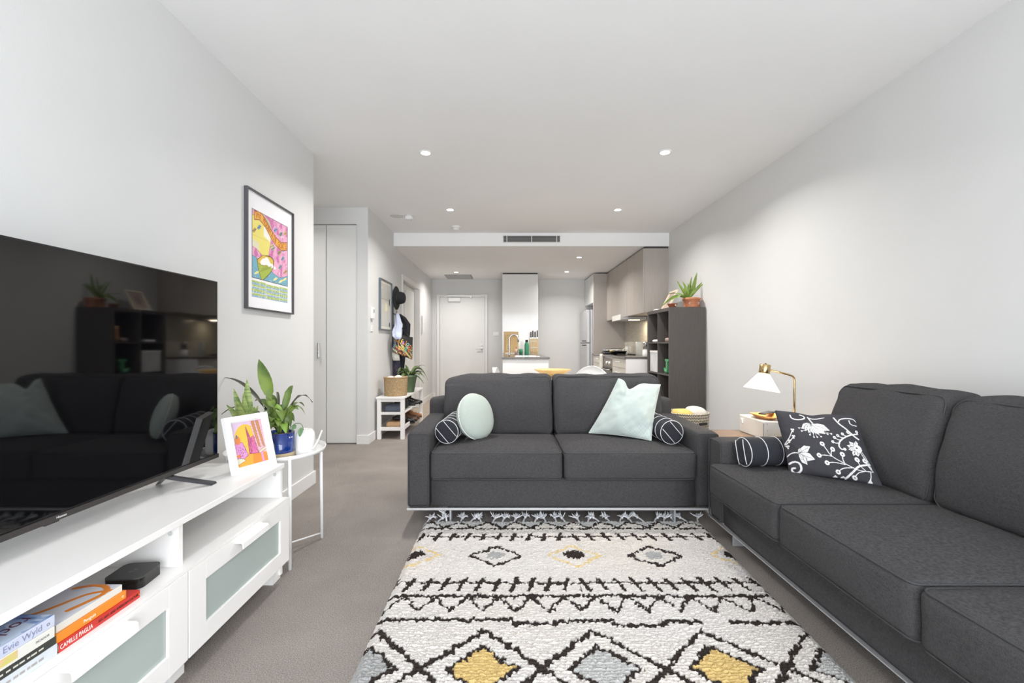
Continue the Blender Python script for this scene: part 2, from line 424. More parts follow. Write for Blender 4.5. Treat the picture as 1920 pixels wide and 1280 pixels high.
b = lathe(BM(), [(0, 0), (.028, 0), (.028, .014), (0, .018)], M=Matrix.Translation((-.50, YF-.012, 1.075)) @ Matrix.Rotation(PI/2, 4, 'X')); obj('deadbolt', b, M['whitemet'], fd)

def plate(name, x, y, z, w, h, face, label, cat, rockers=1, group=None, d=.009):
    """wall plate with rocker switches; face is 'x' (looks to +x) or '-y'"""
    t = thing(name, label, cat, (x, y, z-h/2), 0, group)
    def bx(u0, u1, z0, z1, e0, e1, bev=.001):
        return B(x+e0, x+e1, y+u0, y+u1, z0, z1, bev=bev) if face == 'x' else B(x+u0, x+u1, y-e1, y-e0, z0, z1, bev=bev)
    obj('cover_plate', bx(-w/2, w/2, z-h/2, z+h/2, .0005, d, .002), M['whitemet'], t)
    for i in range(rockers):
        c = -w/2+w*(i+.5)/rockers; obj('rocker', bx(c-.011, c+.011, z-.017, z+.017, d, d+.004), M['trim'], t)
    return t
plate('light_switch', -.20, YF, 1.30, .117, .075, '-y', 'white twin light switch on the back wall beside the front door', 'switch', 2)
plate('light_switch', XL, 5.09, 1.27, .075, .075, 'x', 'small white switch plate below the thermostat on the hall wall', 'switch', 2)
plate('light_switch', XL, 8.12, 1.45, .08, .30, 'x', 'tall white intercom plate on the hall wall past the side doorway', 'intercom', 1, d=.03)
t = thing('thermostat', 'white wall thermostat above a switch plate near the closet corner', 'thermostat', (XL, 5.09, 1.33))
obj('housing', B(XL+.0005, XL+.028, 5.05, 5.13, 1.375, 1.50, bev=.004), M['whitemet'], t)
obj('display', B(XL+.028, XL+.03, 5.065, 5.115, 1.44, 1.48), mat('grey_display', (170, 175, 172), .3), t)

# ceiling fittings
M['led'] = mat('lit_diffuser', (255, 252, 246), .5, emit=14)
dl = thing('downlight', 'round recessed downlight', 'downlight', (0, 0, 0), 0, 'recessed ceiling downlights')
obj('trim_ring', lathe(BM(), [(.036, -.002), (.036, -.006), (.044, -.006), (.05, -.001), (.05, 0), (.036, 0)], n=28), M['whitemet'], dl, local=True)
obj('diffuser', lathe(BM(), [(0, -.0025), (.036, -.0025), (.036, 0)], n=28), M['led'], dl, local=True)
def dlamp(o, p, pow_): area_light('lamp_light', (0, 0, -.012), (0, 0, 0), .07, .07, pow_, (1, .965, .93), o, spread=2.55, shape='DISK')
DL = [(-2.35, 4.25, HC, 'downlight over the side passage, screened by the end of the left wall'), (-.627, 3.54, HC, 'left of the two nearest ceiling downlights'), (1.233, 3.53, HC, 'right of the two nearest ceiling downlights, by the sloping right wall edge'),  # the passage downlight is an unseen extra, added to brighten the closet doors
      (-.62, 5.04, HC, 'left downlight of the second row, just above the smoke alarm'), (1.236, 5.04, HC, 'right downlight of the second row, before the white bulkhead'),
      (-.913, 8.3, HK, 'hall downlight beside the square ceiling vent near the front door'), (1.10, 8.25, HK, 'farther kitchen downlight, close to the back wall'),
      (1.105, 6.88, HK, 'nearer kitchen downlight just behind the bulkhead')]
for i, (x, y, z, lab) in enumerate(DL):
    o = dl if i == 0 else copy_tree(dl)
    o.location = (x, y, z); o['label'] = lab if 'downlight' in lab else lab
for o in [o for o in list(C.objects) if o.name.startswith('downlight')]: dlamp(o, None, 7 if o.location.x < -2 else 17 if o.location.z > 2.5 else 14)
t = thing('smoke_alarm', 'white round smoke alarm with vented base near the bulkhead', 'smoke alarm', (-.634, 5.75, HC))
obj('base', lathe(BM(), [(0, 0), (.058, 0), (.058, -.02), (.045, -.026), (0, -.026)], (-.634, 5.75, HC)), M['whitemet'], t, True)
obj('sensor', lathe(BM(), [(0, -.026), (.04, -.026), (.042, -.045), (.03, -.055), (0, -.055)], (-.634, 5.75, HC)), M['trim'], t, True)
t = thing('smoke_alarm', 'plain white drum detector on the ceiling next to a flat disc', 'detector', (-1.13, 5.28, HC))
obj('base', lathe(BM(), [(0, 0), (.05, 0), (.05, -.03), (.046, -.045), (0, -.045)], (-1.13, 5.28, HC)), M['whitemet'], t, True)
obj('indicator', lathe(BM(), [(0, -.045), (.006, -.045), (.006, -.048), (0, -.048)], (-1.10, 5.28, HC), n=10), M['black'], t)
single('ceiling_speaker', lathe(BM(), [(0, 0), (.075, 0), (.075, -.006), (.07, -.009), (0, -.009)], (-1.27, 5.28, HC)), mat('disc_grey', (206, 206, 205), .6), (-1.27, 5.28, HC), 'flat round pale disc cover on the ceiling at the hall edge', 'ceiling disc')
M['slat'] = mat('vent_grey', (150, 150, 150), .5)
M['vdark'] = mat('vent_and_shade_dark', (72, 72, 72), .8)  # also colours the painted shade strips under the kitchen ceiling
t = thing('air_vent', 'long slotted air conditioning grille in the white bulkhead face', 'vent', (.34, YS, 2.45))
obj('backing', B(-.04, .725, YS-.004, YS-.0005, 2.455, 2.54), M['vdark'], t)
b = BM(); 
for i in range(6): box(b, -.035, .72, YS-.012, YS-.004, 2.46+i*.0145, 2.465+i*.0145)
obj('slats', b, M['slat'], t)
b = BM()
for x in (-.045, .005, .338, .672, .72): box(b, x, x+.009, YS-.014, YS-.0005, 2.45, 2.545)
box(b, -.045, .729, YS-.014, YS-.0005, 2.445, 2.455); box(b, -.045, .729, YS-.014, YS-.0005, 2.54, 2.547); obj('frame', b, M['whitemet'], t)
t = thing('air_vent', 'square return air grille in the hall ceiling by the front door', 'vent', (-.92, 8.86, HK))
obj('frame', B(-1.17, -.66, 8.6, 9.12, HK-.008, HK-.0005), M['slat'], t)
b = BM()
for i in range(14): box(b, -1.15, -.68, 8.62+i*.035, 8.64+i*.035, HK-.014, HK-.008)
obj('slats', b, mat('vent_mid', (178, 178, 178), .5), t)

# ------------------------------------------------------------------ sofas
def loop_pipe(bm, pts, r=.004):
    return tube(bm, pts, r, n=6, closed=True)
def sofa(label, loc, rotz, nseat, seatw, armw, over, zt=.44, back_n=None, seed=0, lean=.10, legs=(), rh=.012, rm=None, bz=.88, back_tilt=0.):
    """front of the base is local y = 0, width runs along x from -W/2; parts in the sofa's own coordinates"""
    Wd = nseat*seatw+2*armw; x0, x1 = -Wd/2, Wd/2
    t = thing('sofa', label, 'sofa', loc, rotz, None)
    obj('base', soft_box(BM(), x0+armw+.002, x1-armw-.002, .004, .88, .10, .275, r=.015, n=8), M['sofa'], t, True, local=True)
    for s in (0, 1):
        a0, a1 = (x0, x0+armw) if s == 0 else (x1-armw, x1)
        ar = obj('arm', soft_box(BM(), a0, a1, 0, .90, .10, .555, r=.022, bulge=(.004, .006, .006), n=14), M['sofa'], t, True, local=True)
        b = BM(); loop_pipe(b, [(x, -.003, z) for x, z in rrect(a0+.008, a1-.008, .108, .548, .018)], .003)
        obj('piping', b, M['sofa_pipe'], ar, True, local=True)
    obj('back_frame', soft_box(BM(), x0+.004, x1-.004, .76, .925, .10, .68, r=.04, bulge=(0, 0, .01), n=16), M['sofa'], t, True, local=True)
    zb = .272
    for i in range(nseat):
        a0, a1 = x0+armw+i*seatw+.004, x0+armw+(i+1)*seatw-.004
        def dome(q, a0=a0, a1=a1, k=i):   # the middle of the top stands up, corners sag
            u = (q.x-(a0+a1)/2)/((a1-a0)/2); v = (q.y-.25)/.3
            if q.z > .36: q.z += .018*(1-min(1, u*u))*(1-min(1, v*v)) - .006*math.exp(-((u)**2+(v-.2)**2)*3)
            return q
        se = obj('seat_cushion', soft_box(BM(), a0, a1, -over, .66, zb, zt, r=.026, bulge=(.006, .012, .008), n=24, wr=.003, seed=seed+i, fn=dome), M['sofa'], t, True, local=True)
        b = BM()
        for z in (zt-.006, zb+.006):
            loop_pipe(b, [(x, y, z) for x, y in rrect(a0+.006, a1-.006, -over+.005, .652, .028)], .0036)
        obj('piping', b, M['sofa_pipe'], se, True, local=True)
    bn = back_n or nseat; bw = (Wd-2*armw)/bn
    for i in range(bn):
        a0, a1 = x0+armw+i*bw+.006, x0+armw+(i+1)*bw-.006
        def tilt(q, k=i):
            h = (q.z-.44)/.42; q.y += lean*h*1.0 - .03*math.sin(min(1, max(0, h))*PI); 
            if q.z > .8: q.z += .005*math.sin(q.x*9+k*2)+.004*math.sin(q.x*27+k)+(q.x+.4 if k == 0 else 0)*back_tilt
            return q
        bc = obj('back_cushion', soft_box(BM(), a0, a1, .545, .735, .425, bz, r=.045, bulge=(.004, .025, .012), n=26, wr=.006, seed=seed+10+i, fn=tilt), M['sofa'], t, True, local=True)
        b = BM(); loop_pipe(b, [tilt(Vector((x, .556, z))) for x, z in rrect(a0+.012, a1-.012, .437, bz-.012, .04, 8)], .0042)
        obj('piping', b, M['sofa_pipe'], bc, True, local=True)
    b = BM(); box(b, x0, x1, -.006, .014, .1-rh, .1, bev=.0015); box(b, x0, x0+.02, .014, .9, .088, .1); box(b, x1-.02, x1, .014, .9, .088, .1); box(b, x0, x1, .88, .9, .088, .1)
    obj('base_rail', b, rm or M['whiterail'], t, local=True)
    for lx, ly in legs:
        obj('leg', B(lx-.006, lx+.006, ly-.035, ly+.035, 0, .1-rh, bev=.002), M['satin'], t, local=True)
    return t
love = sofa('charcoal two-seat sofa facing the camera across the end of the patterned rug', (.345, 2.75, 0), 0, 2, .805, .14, .022, legs=((-.685, .06), (.685, .06), (-.685, .84), (.685, .84)), bz=.855, back_tilt=.03)
right = sofa('charcoal three-seat sofa along the right wall, cut by the photo edge', (1.18, 1.545, 0), -PI/2, 3, .63, .155, .075, back_n=3, seed=40, lean=.09, legs=((-.915, .08), (.915, .08), (-.915, .8), (.915, .8)), rh=.005, rm=M['satin'])

# ------------------------------------------------------------------ rug
def rug():
    t = thing('rug', 'shaggy cream rug with black zigzags, diamonds and yellow and grey patches', 'rug', (.33, 1.9, 0))
    y0, y1 = .86, 2.775; nx, ny = 470, 540
    cv = Canvas(1.0, 1.0, nx, ny, (226, 220, 212))
    s, q = cv.X, cv.Y
    Y = y0+(y1-y0)*q; xl = -.505+.008*q; xr = 1.125+.058*(Y-1.46)/1.35
    X = xl+(xr-xl)*s
    # warm and cool streaks of the pile
    st = vnoise(X*3, Y*30, 1)*.5+vnoise(X*9, Y*60, 2)*.5
    base = np.array(lin((230, 223, 215)))[:3]; cool = np.array(lin((225, 222, 223)))[:3]
    k = np.clip(.5+vnoise(X*1.6+3, Y*2.2, 3)*1.6, 0, 1)[..., None]
    cv.c[:, :, :3] = base*(1-k*.5)+cool*k*.5
    cv.c[:, :, :3] *= (1+.10*st)[..., None]
    # jagged yarn edges: disturb the lookup position
    jx = vnoise(X*85, Y*85, 4)*.022+vnoise(X*30, Y*30, 5)*.016; jy = vnoise(X*90+9, Y*85, 6)*.016+vnoise(X*26, Y*26, 7)*.012
    skew = -.035*(X-.33)*0
    U = X+jx; V = Y+jy+skew
    blk, grey, yel, lg = (60, 53, 50), (180, 180, 179), (226, 196, 132), (198, 197, 195)
    def lineseg(v0, w, x0=-9, x1=9): cv.put((np.abs(V-v0) < w) & (X > x0) & (X < x1), blk)
    def tri(x, per, ph): return np.abs(((x-ph)/per) % 1.0-.5)*2      # 1 at ph, 0 half a period away
    P = .404; AX = -.08
    # border at the far edge
    z = 2.655+.088*np.clip(tri(U, .17, -.45), 0, 1)
    cv.put((V > z) & (Y > 2.65), lg); cv.put((np.abs(V-z) < .014) & (Y > 2.64), blk); lineseg(2.645, .010)
    def ticks(v0, up, dn, per, w=.0085):
        lineseg(v0, .009)
        c = ((X+vnoise(X*0+np.floor(X/per)*3.3, X*0, 2)*.01) / per) % 1.0
        lean = (Y-v0)*(.25*np.sign(X-.33))
        c = np.abs((((X+lean)/per) % 1.0)-.5)*per
        cv.put((c+jx*.5 < w+.002) & (V < v0+up) & (V > v0-dn), blk)
    ticks(2.535, .045, .052, .085, .010)
    # row of lozenges
    for i, cx in enumerate((-.47, -.05, .345, .755, 1.165)):
        d = np.abs(U-cx)/.132+np.abs(V-2.305)/.108
        if i % 2 == 1:
            cv.put(np.abs(d-1) < .115, blk); cv.put(((U-cx)/.045)**2+((V-2.31)/.04)**2 < 1, grey)
        else:
            cv.put(np.abs(d-1) < .085, (232, 206, 148)); cv.put(((U-cx)/.052)**2+((V-2.32)/.045)**2 < 1, blk)
    ticks(2.045, .045, .07, .0775, .0085)
    lineseg(1.938, .011)
    z = 1.828+.105*tri(U, .134, -.43)
    cv.put((np.abs(V-z) < .0145) & (V < 1.945) & (V > 1.79), blk)
    for x0, x1, v in ((-.6, .03, 1.772), (.02, .2, 1.745), (.18, .42, 1.765), (.40, .62, 1.738), (.60, .76, 1.757), (.86, 1.3, 1.752)): lineseg(v, .011, x0, x1)
    # large lattice of diamonds, rows below repeat the same way
    for row, (cy, sh) in enumerate(((1.505-.0, 0.), (1.505-.40, 0.))):
        for i in range(-1, 4):
            cx = AX+P*i
            d = np.abs(U-cx)/(P/2)+np.abs(V-cy)/.20
            cv.put(np.abs(d-1) < .074, blk)
            di = d/.56
            col = [grey, yel, lg, yel, lg][i+1]
            cv.put(di < 1, col); cv.put(np.abs(di-1) < .105, blk)
    cv.put((np.abs(Y-.93) < .01), blk)
    h = .016+.0055*np.sin(Y*2*PI/.0135+vnoise(X*12, Y*12, 1)*4)+.008*vnoise(X*110, Y*110, 3)+.004*vnoise(X*200, Y*190, 5)+.004*vnoise(X*9, Y*9, 2)
    dark = cv.c[:, :, 0] < .12; h = h-.002*dark
    e = np.minimum(np.minimum(s, 1-s)*60, np.minimum(q, 1-q)*60); h = np.where(e < 1, .002+(h-.002)*e, h)
    Xd = X+.004*vnoise(X*120, Y*120, 6); 
    me = grid_mesh('pile', np.stack([Xd, Y, h], -1).reshape(-1, 3), nx, ny, cv.c.reshape(-1, 4))
    me.transform(Matrix.Translation((-.33, -1.9, 0)))
    obj('pile', me, mat('rug_pile', (255, 255, 255), .95, attr='paint', var=.12, vscale=330, bump=.7, bscale=240, spec=.1), t, True, local=True)
    obj('backing', B(-.495, 1.10, .87, 2.76, .001, .004), mat('rug_backing', (200, 192, 180), .95, var=.1), t)
    mt = mat('tassel_cotton', (244, 244, 247), .95, var=.05, vscale=200)
    xs = np.linspace(-.485, 1.165, 26)
    for i, x in enumerate(xs):
        x = float(x+rng.normal(0, .006)); b = BM(); dx = rng.normal(0, .035); L = .075+rng.random()*.035
        up = .03 if i == 2 else 0.
        pts = smooth_pts([(x, 2.765, .008), (x+dx*.25, 2.765+L*.4, .012+up), (x+dx*.5, 2.765+L*.6, .014+up)], 3)
        tube(b, pts, .0055, 6)
        kx, ky, kz = pts[-1]; bmesh.ops.create_uvsphere(b, u_segments=8, v_segments=6, radius=.009, matrix=Matrix.Translation((kx, ky, kz)))
        for j in range(30):
            a = rng.normal(0, .42)+dx*7; l = .034+rng.random()*.022; e_ = (kx+math.sin(a)*l, ky+math.cos(a)*l*.9, max(.004, kz+rng.normal(.006+up*.4, .010)))
            mid = (kx+math.sin(a)*l*.5, ky+math.cos(a)*l*.5, kz+.006)
            tube(b, smooth_pts([(kx, ky, kz), mid, e_], 2), [.003, .0034, .0036, .003, .0016], 5)
        obj('tassel', b, mt, t, True)
rug()

# ------------------------------------------------------------------ television bench
BX, BZ = -1.035, .535
def tv_bench():
    t = thing('tv_bench', 'long white low TV bench with open shelf and frosted glass drawers', 'tv bench', (-1.24, 1.13, 0))
    y0, y1 = .14, 2.125
    obj('top', B(-1.46, BX, y0, y1, BZ-.022, BZ, bev=.002), M['white'], t)
    obj('shelf', B(-1.44, BX+.0215, y0+.001, y1-.001, .3668, .378), M['white'], t)
    obj('back_panel', B(-1.455, -1.445, y0+.002, y1-.002, .05, BZ-.022), mat('bench_back', (212, 218, 212), .5), t)
    obj('bottom_panel', B(-1.44, BX-.03, y0+.018, y1-.018, .085, .10), M['white'], t)
    for y in (y0, .79, 1.452, y1-.018):
        obj('side_panel', B(-1.44, BX-.01, y, y+.018, .3785, BZ-.022), M['white'], t); obj('side_panel', B(-1.44, BX-.01, y, y+.018, .02 if y in (y0, y1-.018) else .085, .3665), M['white'], t)
        fz = B(-1.10, BX-.035, y-.0, y+.06 if y < 2 else y+.018, 0, .085) if y < 2 else B(-1.12, BX-.02, y-.05, y+.018, 0, .085)
        obj('leg', fz, M['white'], t)
    for y in (1.450, 2.1055):   # round caps over the cam screws on the partitions
        b = lathe(BM(), [(0, 0), (.007, 0), (.007, .0025), (0, .0025)], n=14); b.transform(axes((0, 0, 1), (-1, 0, 0), (0, -1, 0), (BX-.035, y, .487))); obj('screw_cap', b, mat('cap_grey', (205, 208, 206), .5), t)
    for d0, d1 in ((1.455, y1), (.795, 1.449), (y0, .789)):
        fx = BX+.022
        b = BM(); g0, g1, gz0, gz1, zz0, zz1 = d0+.083, d1-.083, .152, .298, .085, .3655
        box(b, fx-.018, fx, d0, g0, zz0, zz1, bev=.0015); box(b, fx-.018, fx, g1, d1, zz0, zz1, bev=.0015)
        box(b, fx-.018, fx, g0-.001, g1+.001, zz0, gz0, bev=.0015); box(b, fx-.018, fx, g0-.001, g1+.001, gz1, zz1, bev=.0015)
        dr = obj('drawer', b, M['white'], t)
        obj('glass_panel', B(fx-.014, fx-.008, g0, g1, gz0, gz1), M['frost'], dr)
        c = (d0+d1)/2; h = BM()
        prof = [(0, .352), (.026, .352), (.032, .346), (.034, .326), (.030, .326), (.028, .342), (.024, .346), (0, .346)]
        lo = [h.verts.new((fx+x, c-.092, z)) for x, z in prof]; hi = [h.verts.new((fx+x, c+.092, z)) for x, z in prof]; n = len(prof)
        h.faces.new(lo); h.faces.new(list(reversed(hi)))
        for i in range(n): h.faces.new((lo[i], hi[i], hi[(i+1) % n], lo[(i+1) % n]))
        bmesh.ops.recalc_face_normals(h, faces=h.faces)
        obj('handle', h, M['white'], dr)
tv_bench()

# television
def television():
    xs = -1.26; y0, y1, z0, z1 = .63, 1.987, .597, 1.363
    t = thing('television', 'large flat black television standing on the white TV bench', 'television', (xs-.03, 1.3, BZ))
    b = B(xs-.022, xs, y0, y1, z0, z1, bev=.0015); obj('housing', b, M['black'], t)
    b = BM(); box(b, xs-.065, xs-.022, y0+.2, y1-.2, z0+.06, z1-.3, bev=.01); obj('rear_box', b, M['black'], t)
    sm = mat('tv_glass', (7, 7, 9), .035, var=.05, spec=.6)
    obj('screen', B(xs+.0003, xs+.0015, y0+.006, y1-.006, z0+.02, z1-.006), sm, t)
    obj('bezel', B(xs+.0003, xs+.006, y0, y1, z0, z0+.017, bev=.001), mat('tv_bezel', (52, 48, 46), .3, var=.1), t)
    # maker's name on the lower bezel
    obj('lettering', text_mesh('Hisense', .0095, axes((0, 1, 0), (0, 0, 1), (1, 0, 0), (xs+.0065, 1.283, z0+.009)), .0002), mat('tv_letters', (225, 225, 225), .4), t)
    obj('sensor', B(xs-.012, xs-.002, 1.245, 1.285, z0-.006, z0), M['black'], t)
    for yj, yt in ((1.70, 1.80), (.92, .82)):
        for s, xt in ((1, -1.155), (-1, -1.375)):
            pts = [Vector((xs-.012, yj, z0+.004)), Vector((xs-.012+s*.02, yj+(yt-yj)*.2, z0-.012)), Vector((xt, yt, BZ+.005))]
            b = BM(); w = .017
            rings = []
            for p, hh in zip(smooth_pts(pts, 4), [.01]*9):
                rings.append([b.verts.new((p.x, p.y-w, p.z-.004)), b.verts.new((p.x, p.y+w, p.z-.004)), b.verts.new((p.x, p.y+w*.6, p.z+.005)), b.verts.new((p.x, p.y-w*.6, p.z+.005))])
            for A, Q in zip(rings, rings[1:]):
                for i in range(4): b.faces.new((A[i], A[(i+1) % 4], Q[(i+1) % 4], Q[i]))
            b.faces.new(rings[0]); b.faces.new(list(reversed(rings[-1]))); bmesh.ops.recalc_face_normals(b, faces=b.faces)
            obj('foot', b, mat('tv_foot', (66, 66, 70), .3, metal=.6), t)
television()
# set-top box
def settop():
    c = Vector((-1.118, 1.365, .3785)); w = .052
    t = thing('media_box', 'small black rounded media box on the shelf of the TV bench', 'media box', c)
    obj('housing', prism(BM(), rrect(-w, w, -w, w, .02, 8), .0003, .029, Matrix.Translation(c) @ Matrix.Rotation(.12, 4, 'Z')), mat('gloss_black', (24, 22, 21), .18, var=.05), t)
    obj('cover', prism(BM(), rrect(-w, w, -w, w, .02, 8), .029, .033, Matrix.Translation(c) @ Matrix.Rotation(.12, 4, 'Z')), mat('satin_black', (62, 63, 62), .5, var=.05), t)
    obj('lettering', text_mesh('tv', .034, Matrix.Translation(c+Vector((0, 0, .0333))) @ Matrix.Rotation(.12+PI/2, 4, 'Z'), .0001), mat('mark_grey', (84, 84, 84), .3), t)
settop()

# books on the bench shelf: cover, page block, spine lettering
SH = .3785
def spine_M(x, y, z): return axes((0, 1, 0), (0, 0, 1), (1, 0, 0), (x, y, z))
def cover_M(x, y, z): return axes((-1, 0, 0), (0, -1, 0), (0, 0, 1), (x, y, z))
def book(label, xs, y0, y1, z, th, depth, col, spine=(), top=(), col_spine=None, art=None, group='books on the TV bench shelf', rot=0, marks=None):
    t = thing('book', label, 'book', (xs-depth/2, (y0+y1)/2, z), rot, group)
    mc = mat('book_cover', col, .4, var=.06, vscale=20); ms = mat('book_spine', col_spine or col, .4, var=.05, vscale=20)
    hx, hy = depth/2, (y1-y0)/2
    b = BM(); box(b, -hx, hx-.0015, -hy, hy, 0, .0012); box(b, -hx, hx-.0015, -hy, hy, th-.0012, th); obj('cover', b, mc, t, local=True)
    obj('spine', B(hx-.0015, hx, -hy, hy, 0, th, bev=.0005), ms, t, local=True)
    obj('pages', B(-hx+.002, hx-.002, -hy+.003, hy-.003, .0012, th-.0012), mat('paper_pages', (226, 219, 203), .9, vscale=4, var=.1, stretch=(1, 1, 300)), t, local=True)
    Lm = {}
    for s_, yy, size, c, xsq in spine:
        obj('lettering', text_mesh(s_, size, axes((0, 1, 0), (0, 0, 1), (1, 0, 0), (hx+.0003, yy, th/2)), .0002, xs=xsq), mat('ink', c, .5), t, local=True)
    if marks:
        b = BM(); y = -hy*.8; r_ = random.Random(3)
        while y < hy*.7:
            l = r_.uniform(.004, .013); box(b, hx+.0001, hx+.0004, y, y+l, th*.40, th*.60); y += l+r_.uniform(.002, .006)
        obj('spine_marks', b, mat('ink', marks, .5), t, local=True)
    if art is not None:
        cv = art(Canvas(2*hx-.002, 2*hy, 90, 130, col))
        obj('cover_art', cv.mesh('cover_art', lambda X, Y: (X-hx, Y-hy, X*0+th+.0003)), mat('printed_cover', (255, 255, 255), .35, attr='paint', var=.04), t, local=True)
    for s_, xx, yy, size, c in top:
        obj('lettering', text_mesh(s_, size, axes((0, -1, 0), (1, 0, 0), (0, 0, 1), (xx, yy, th+.0006)), .0002), mat('ink', c, .5), t, local=True)
    return t
XS = -1.030
book('red paperback with author name on the spine, bottom of the right book pile', XS, 1.048, 1.280, SH, .021, .155, (206, 52, 44),
     [('CAMILLE PAGLIA', -.072, .0155, (245, 235, 230), .72), ('SEX, ART, AND AMERICAN CULTURE', .048, .0095, (30, 20, 20), .80), ('o', .112, .008, (236, 196, 90), 1)])
def art_orange(cv):
    n = vnoise(cv.X*30, cv.Y*18, 2); cv.c[:, :] = lin((224, 228, 238)); cv.put(n > .12, (205, 213, 230))
    cv.curve([(.015, .02), (.05, .07), (.08, .13), (.125, .15)], .012, (236, 140, 40)); cv.curve([(.02, .16), (.06, .175), (.10, .165), (.12, .13), (.10, .06)], .014, (236, 140, 40)); return cv
book('orange-spined paperback lying on the red one in the right pile', XS-.004, 1.046, 1.238, SH+.0215, .021, .13, (240, 146, 44),
     [('Penguin', -.012, .012, (250, 240, 220), .9), ('o', .085, .012, (250, 240, 220), 1)])
book('pale paperback with orange letters on its cover, top of the right pile', XS-.010, 1.052, 1.232, SH+.043, .018, .13, (228, 230, 232), [], [], (232, 230, 222), art_orange)
book('pale flowered book at the bottom of the left pile', XS, .80, 1.044, SH, .026, .15, (206, 214, 222), [], [], (214, 220, 226), marks=(170, 164, 160))
book('dark-spined book second from bottom in the left pile', XS, .80, 1.041, SH+.0265, .018, .15, (60, 60, 56), [], [], (58, 60, 56), marks=(215, 215, 205))
def art_pale(cv): return cv
bk = book('white-spined book with a yellow picture, second from top of the left pile', XS, .80, 1.038, SH+.045, .024, .15, (232, 230, 222), [('PICADOR', .092, .007, (120, 118, 112), 1)], [], (232, 230, 224))
obj('spine_picture', B(.0751, .0754, -.03, .04, .006, .023), mat('spine_yellow', (214, 204, 120), .5, vscale=60, col2=(226, 190, 150)), bk, local=True)
def art_rock(cv):
    n = vnoise(cv.X*22, cv.Y*40+vnoise(cv.X*30, cv.Y*30, 3)*3, 1)+.5*vnoise(cv.X*60, cv.Y*90, 2)
    cv.c[:, :] = lin((150, 172, 208)); cv.put(n > .05, (112, 140, 190)); cv.put(n > .22, (78, 104, 158)); cv.put(n < -.2, (196, 210, 230)); cv.put(cv.X < .02, (52, 62, 70)); return cv
book('blue sea-patterned novel on top of the left book pile', XS-.002, .80, 1.040, SH+.0695, .024, .15, (150, 172, 208),
     [('Evie Wyld', .052, .0195, (140, 146, 176), 1), ('o', .105, .014, (110, 110, 130), 1)], [('Bass', .050, -.02, .045, (96, 40, 60)), ('rock', .030, .07, .042, (96, 40, 60))], (206, 212, 232), art_rock)

# framed city print leaning on the bench
def framed(name, label, cat, Mx, w, h, fw, depth, mframe, art, border, res=.0022, loc=None, extra=None, glass=True, mcol=(240, 240, 242)):
    """Mx places a picture whose face is local +z, width along x, foot on y = 0"""
    t = thing(name, label, cat, loc or Mx.translation)
    b = BM()
    for a in ((-w/2, -w/2+fw, 0, h), (w/2-fw, w/2, 0, h), (-w/2+fw, w/2-fw, 0, fw), (-w/2+fw, w/2-fw, h-fw, h)): box(b, a[0], a[1], a[2], a[3], 0, depth, bev=.001)
    b.transform(Mx); obj('frame', b, mframe, t)
    b = B(-w/2+fw*.5, w/2-fw*.5, fw*.5, h-fw*.5, .001, depth*.35); b.transform(Mx); obj('mount', b, mat('mount_board', mcol, .8, var=.01), t)
    aw, ah = w-2*fw-2*border[0], h-2*fw-border[1]-border[2]
    cv = art(Canvas(aw, ah, int(aw/res), int(ah/res), (240, 240, 240)))
    me = cv.mesh('print', lambda X, Y: (X-aw/2, Y+fw+border[1], X*0+depth*.35+.0006)); me.transform(Mx)
    obj('print', me, mat('printed_paper', (255, 255, 255), .5, attr='paint', var=.02, coat=.3), t)
    if extra: extra(t, Mx, aw, ah, fw+border[1], depth*.35+.0012)
    return t
def art_city(cv):
    w, h = cv.w, cv.h; P = lambda pts: [(x*w, (1-y)*h) for x, y in pts]
    cv.c[:, :] = lin((214, 190, 214)); cv.ell(.42*w, .56*h, .36*w, .38*h, (240, 186, 70)); cv.rect(.10*w, .25*h, .62*w, .56*h, (240, 186, 70))
    cv.poly(P([(0, 1), (1, 1), (1, .80), (.6, .72), (.42, .74), (0, .92)]), (238, 140, 52)); cv.poly(P([(.0, 1), (.35, .75), (.55, .74), (.5, 1)]), (242, 164, 60))
    cv.poly(P([(.02, .93), (.02, .50), (.10, .44), (.28, .46), (.36, .66), (.40, .78)]), (208, 140, 196), (120, 60, 90)); cv.ell(.15*w, .60*h, .09*w, .10*h, (214, 128, 70)); cv.ell(.14*w, .68*h, .03*w, .05*h, (110, 120, 120))
    cv.poly(P([(.02, .95), (.03, .80), (.22, .82), (.30, .88)]), (216, 214, 190), (130, 90, 70)); cv.rect(.03*w, .22*h, .16*w, .28*h, (230, 130, 60))
    cv.poly(P([(.44, .76), (.46, .40), (.46, .12), (.56, .42), (.66, .60), (.70, .76)]), (176, 76, 122), (110, 40, 70)); cv.poly(P([(.50, .76), (.58, .38), (.66, .36), (.74, .78)]), (206, 104, 160), (120, 50, 80))
    cv.poly(P([(.62, 0), (.62, .1), (.74, .74), (1, .80), (1, 0)]), (222, 178, 190)); 
    for x0 in (.66, .80): cv.poly(P([(x0, .02), (x0+.09, .02), (x0+.16, .66), (x0+.10, .62)]), (196, 140, 76), (150, 90, 80))
    for k in range(9): cv.stroke(P([(.62+.02*k*.3, .06+.07*k), (.98, .02+.08*k)]), w*.008, (190, 120, 150))
    cv.rect(.80*w, 0, .87*w, .24*h, (222, 150, 200)); cv.poly(P([(.74, .74), (1, .66), (1, .72), (.76, .79)]), (216, 210, 180), (150, 90, 90))
    for _ in range(70):
        x, y = rng.random()*.34+.03, rng.random()*.3+.14; cv.rect(x*w, y*h, (x+.012)*w, (y+.022)*h, [(150, 70, 120), (240, 200, 190), (120, 60, 80)][rng.integers(3)])
    for _ in range(60):
        x, y = rng.random()*.26+.46, rng.random()*.38+.24; cv.rect(x*w, y*h, (x+.01)*w, (y+.03)*h, [(140, 50, 90), (236, 150, 170), (226, 120, 80)][rng.integers(3)])
    return cv
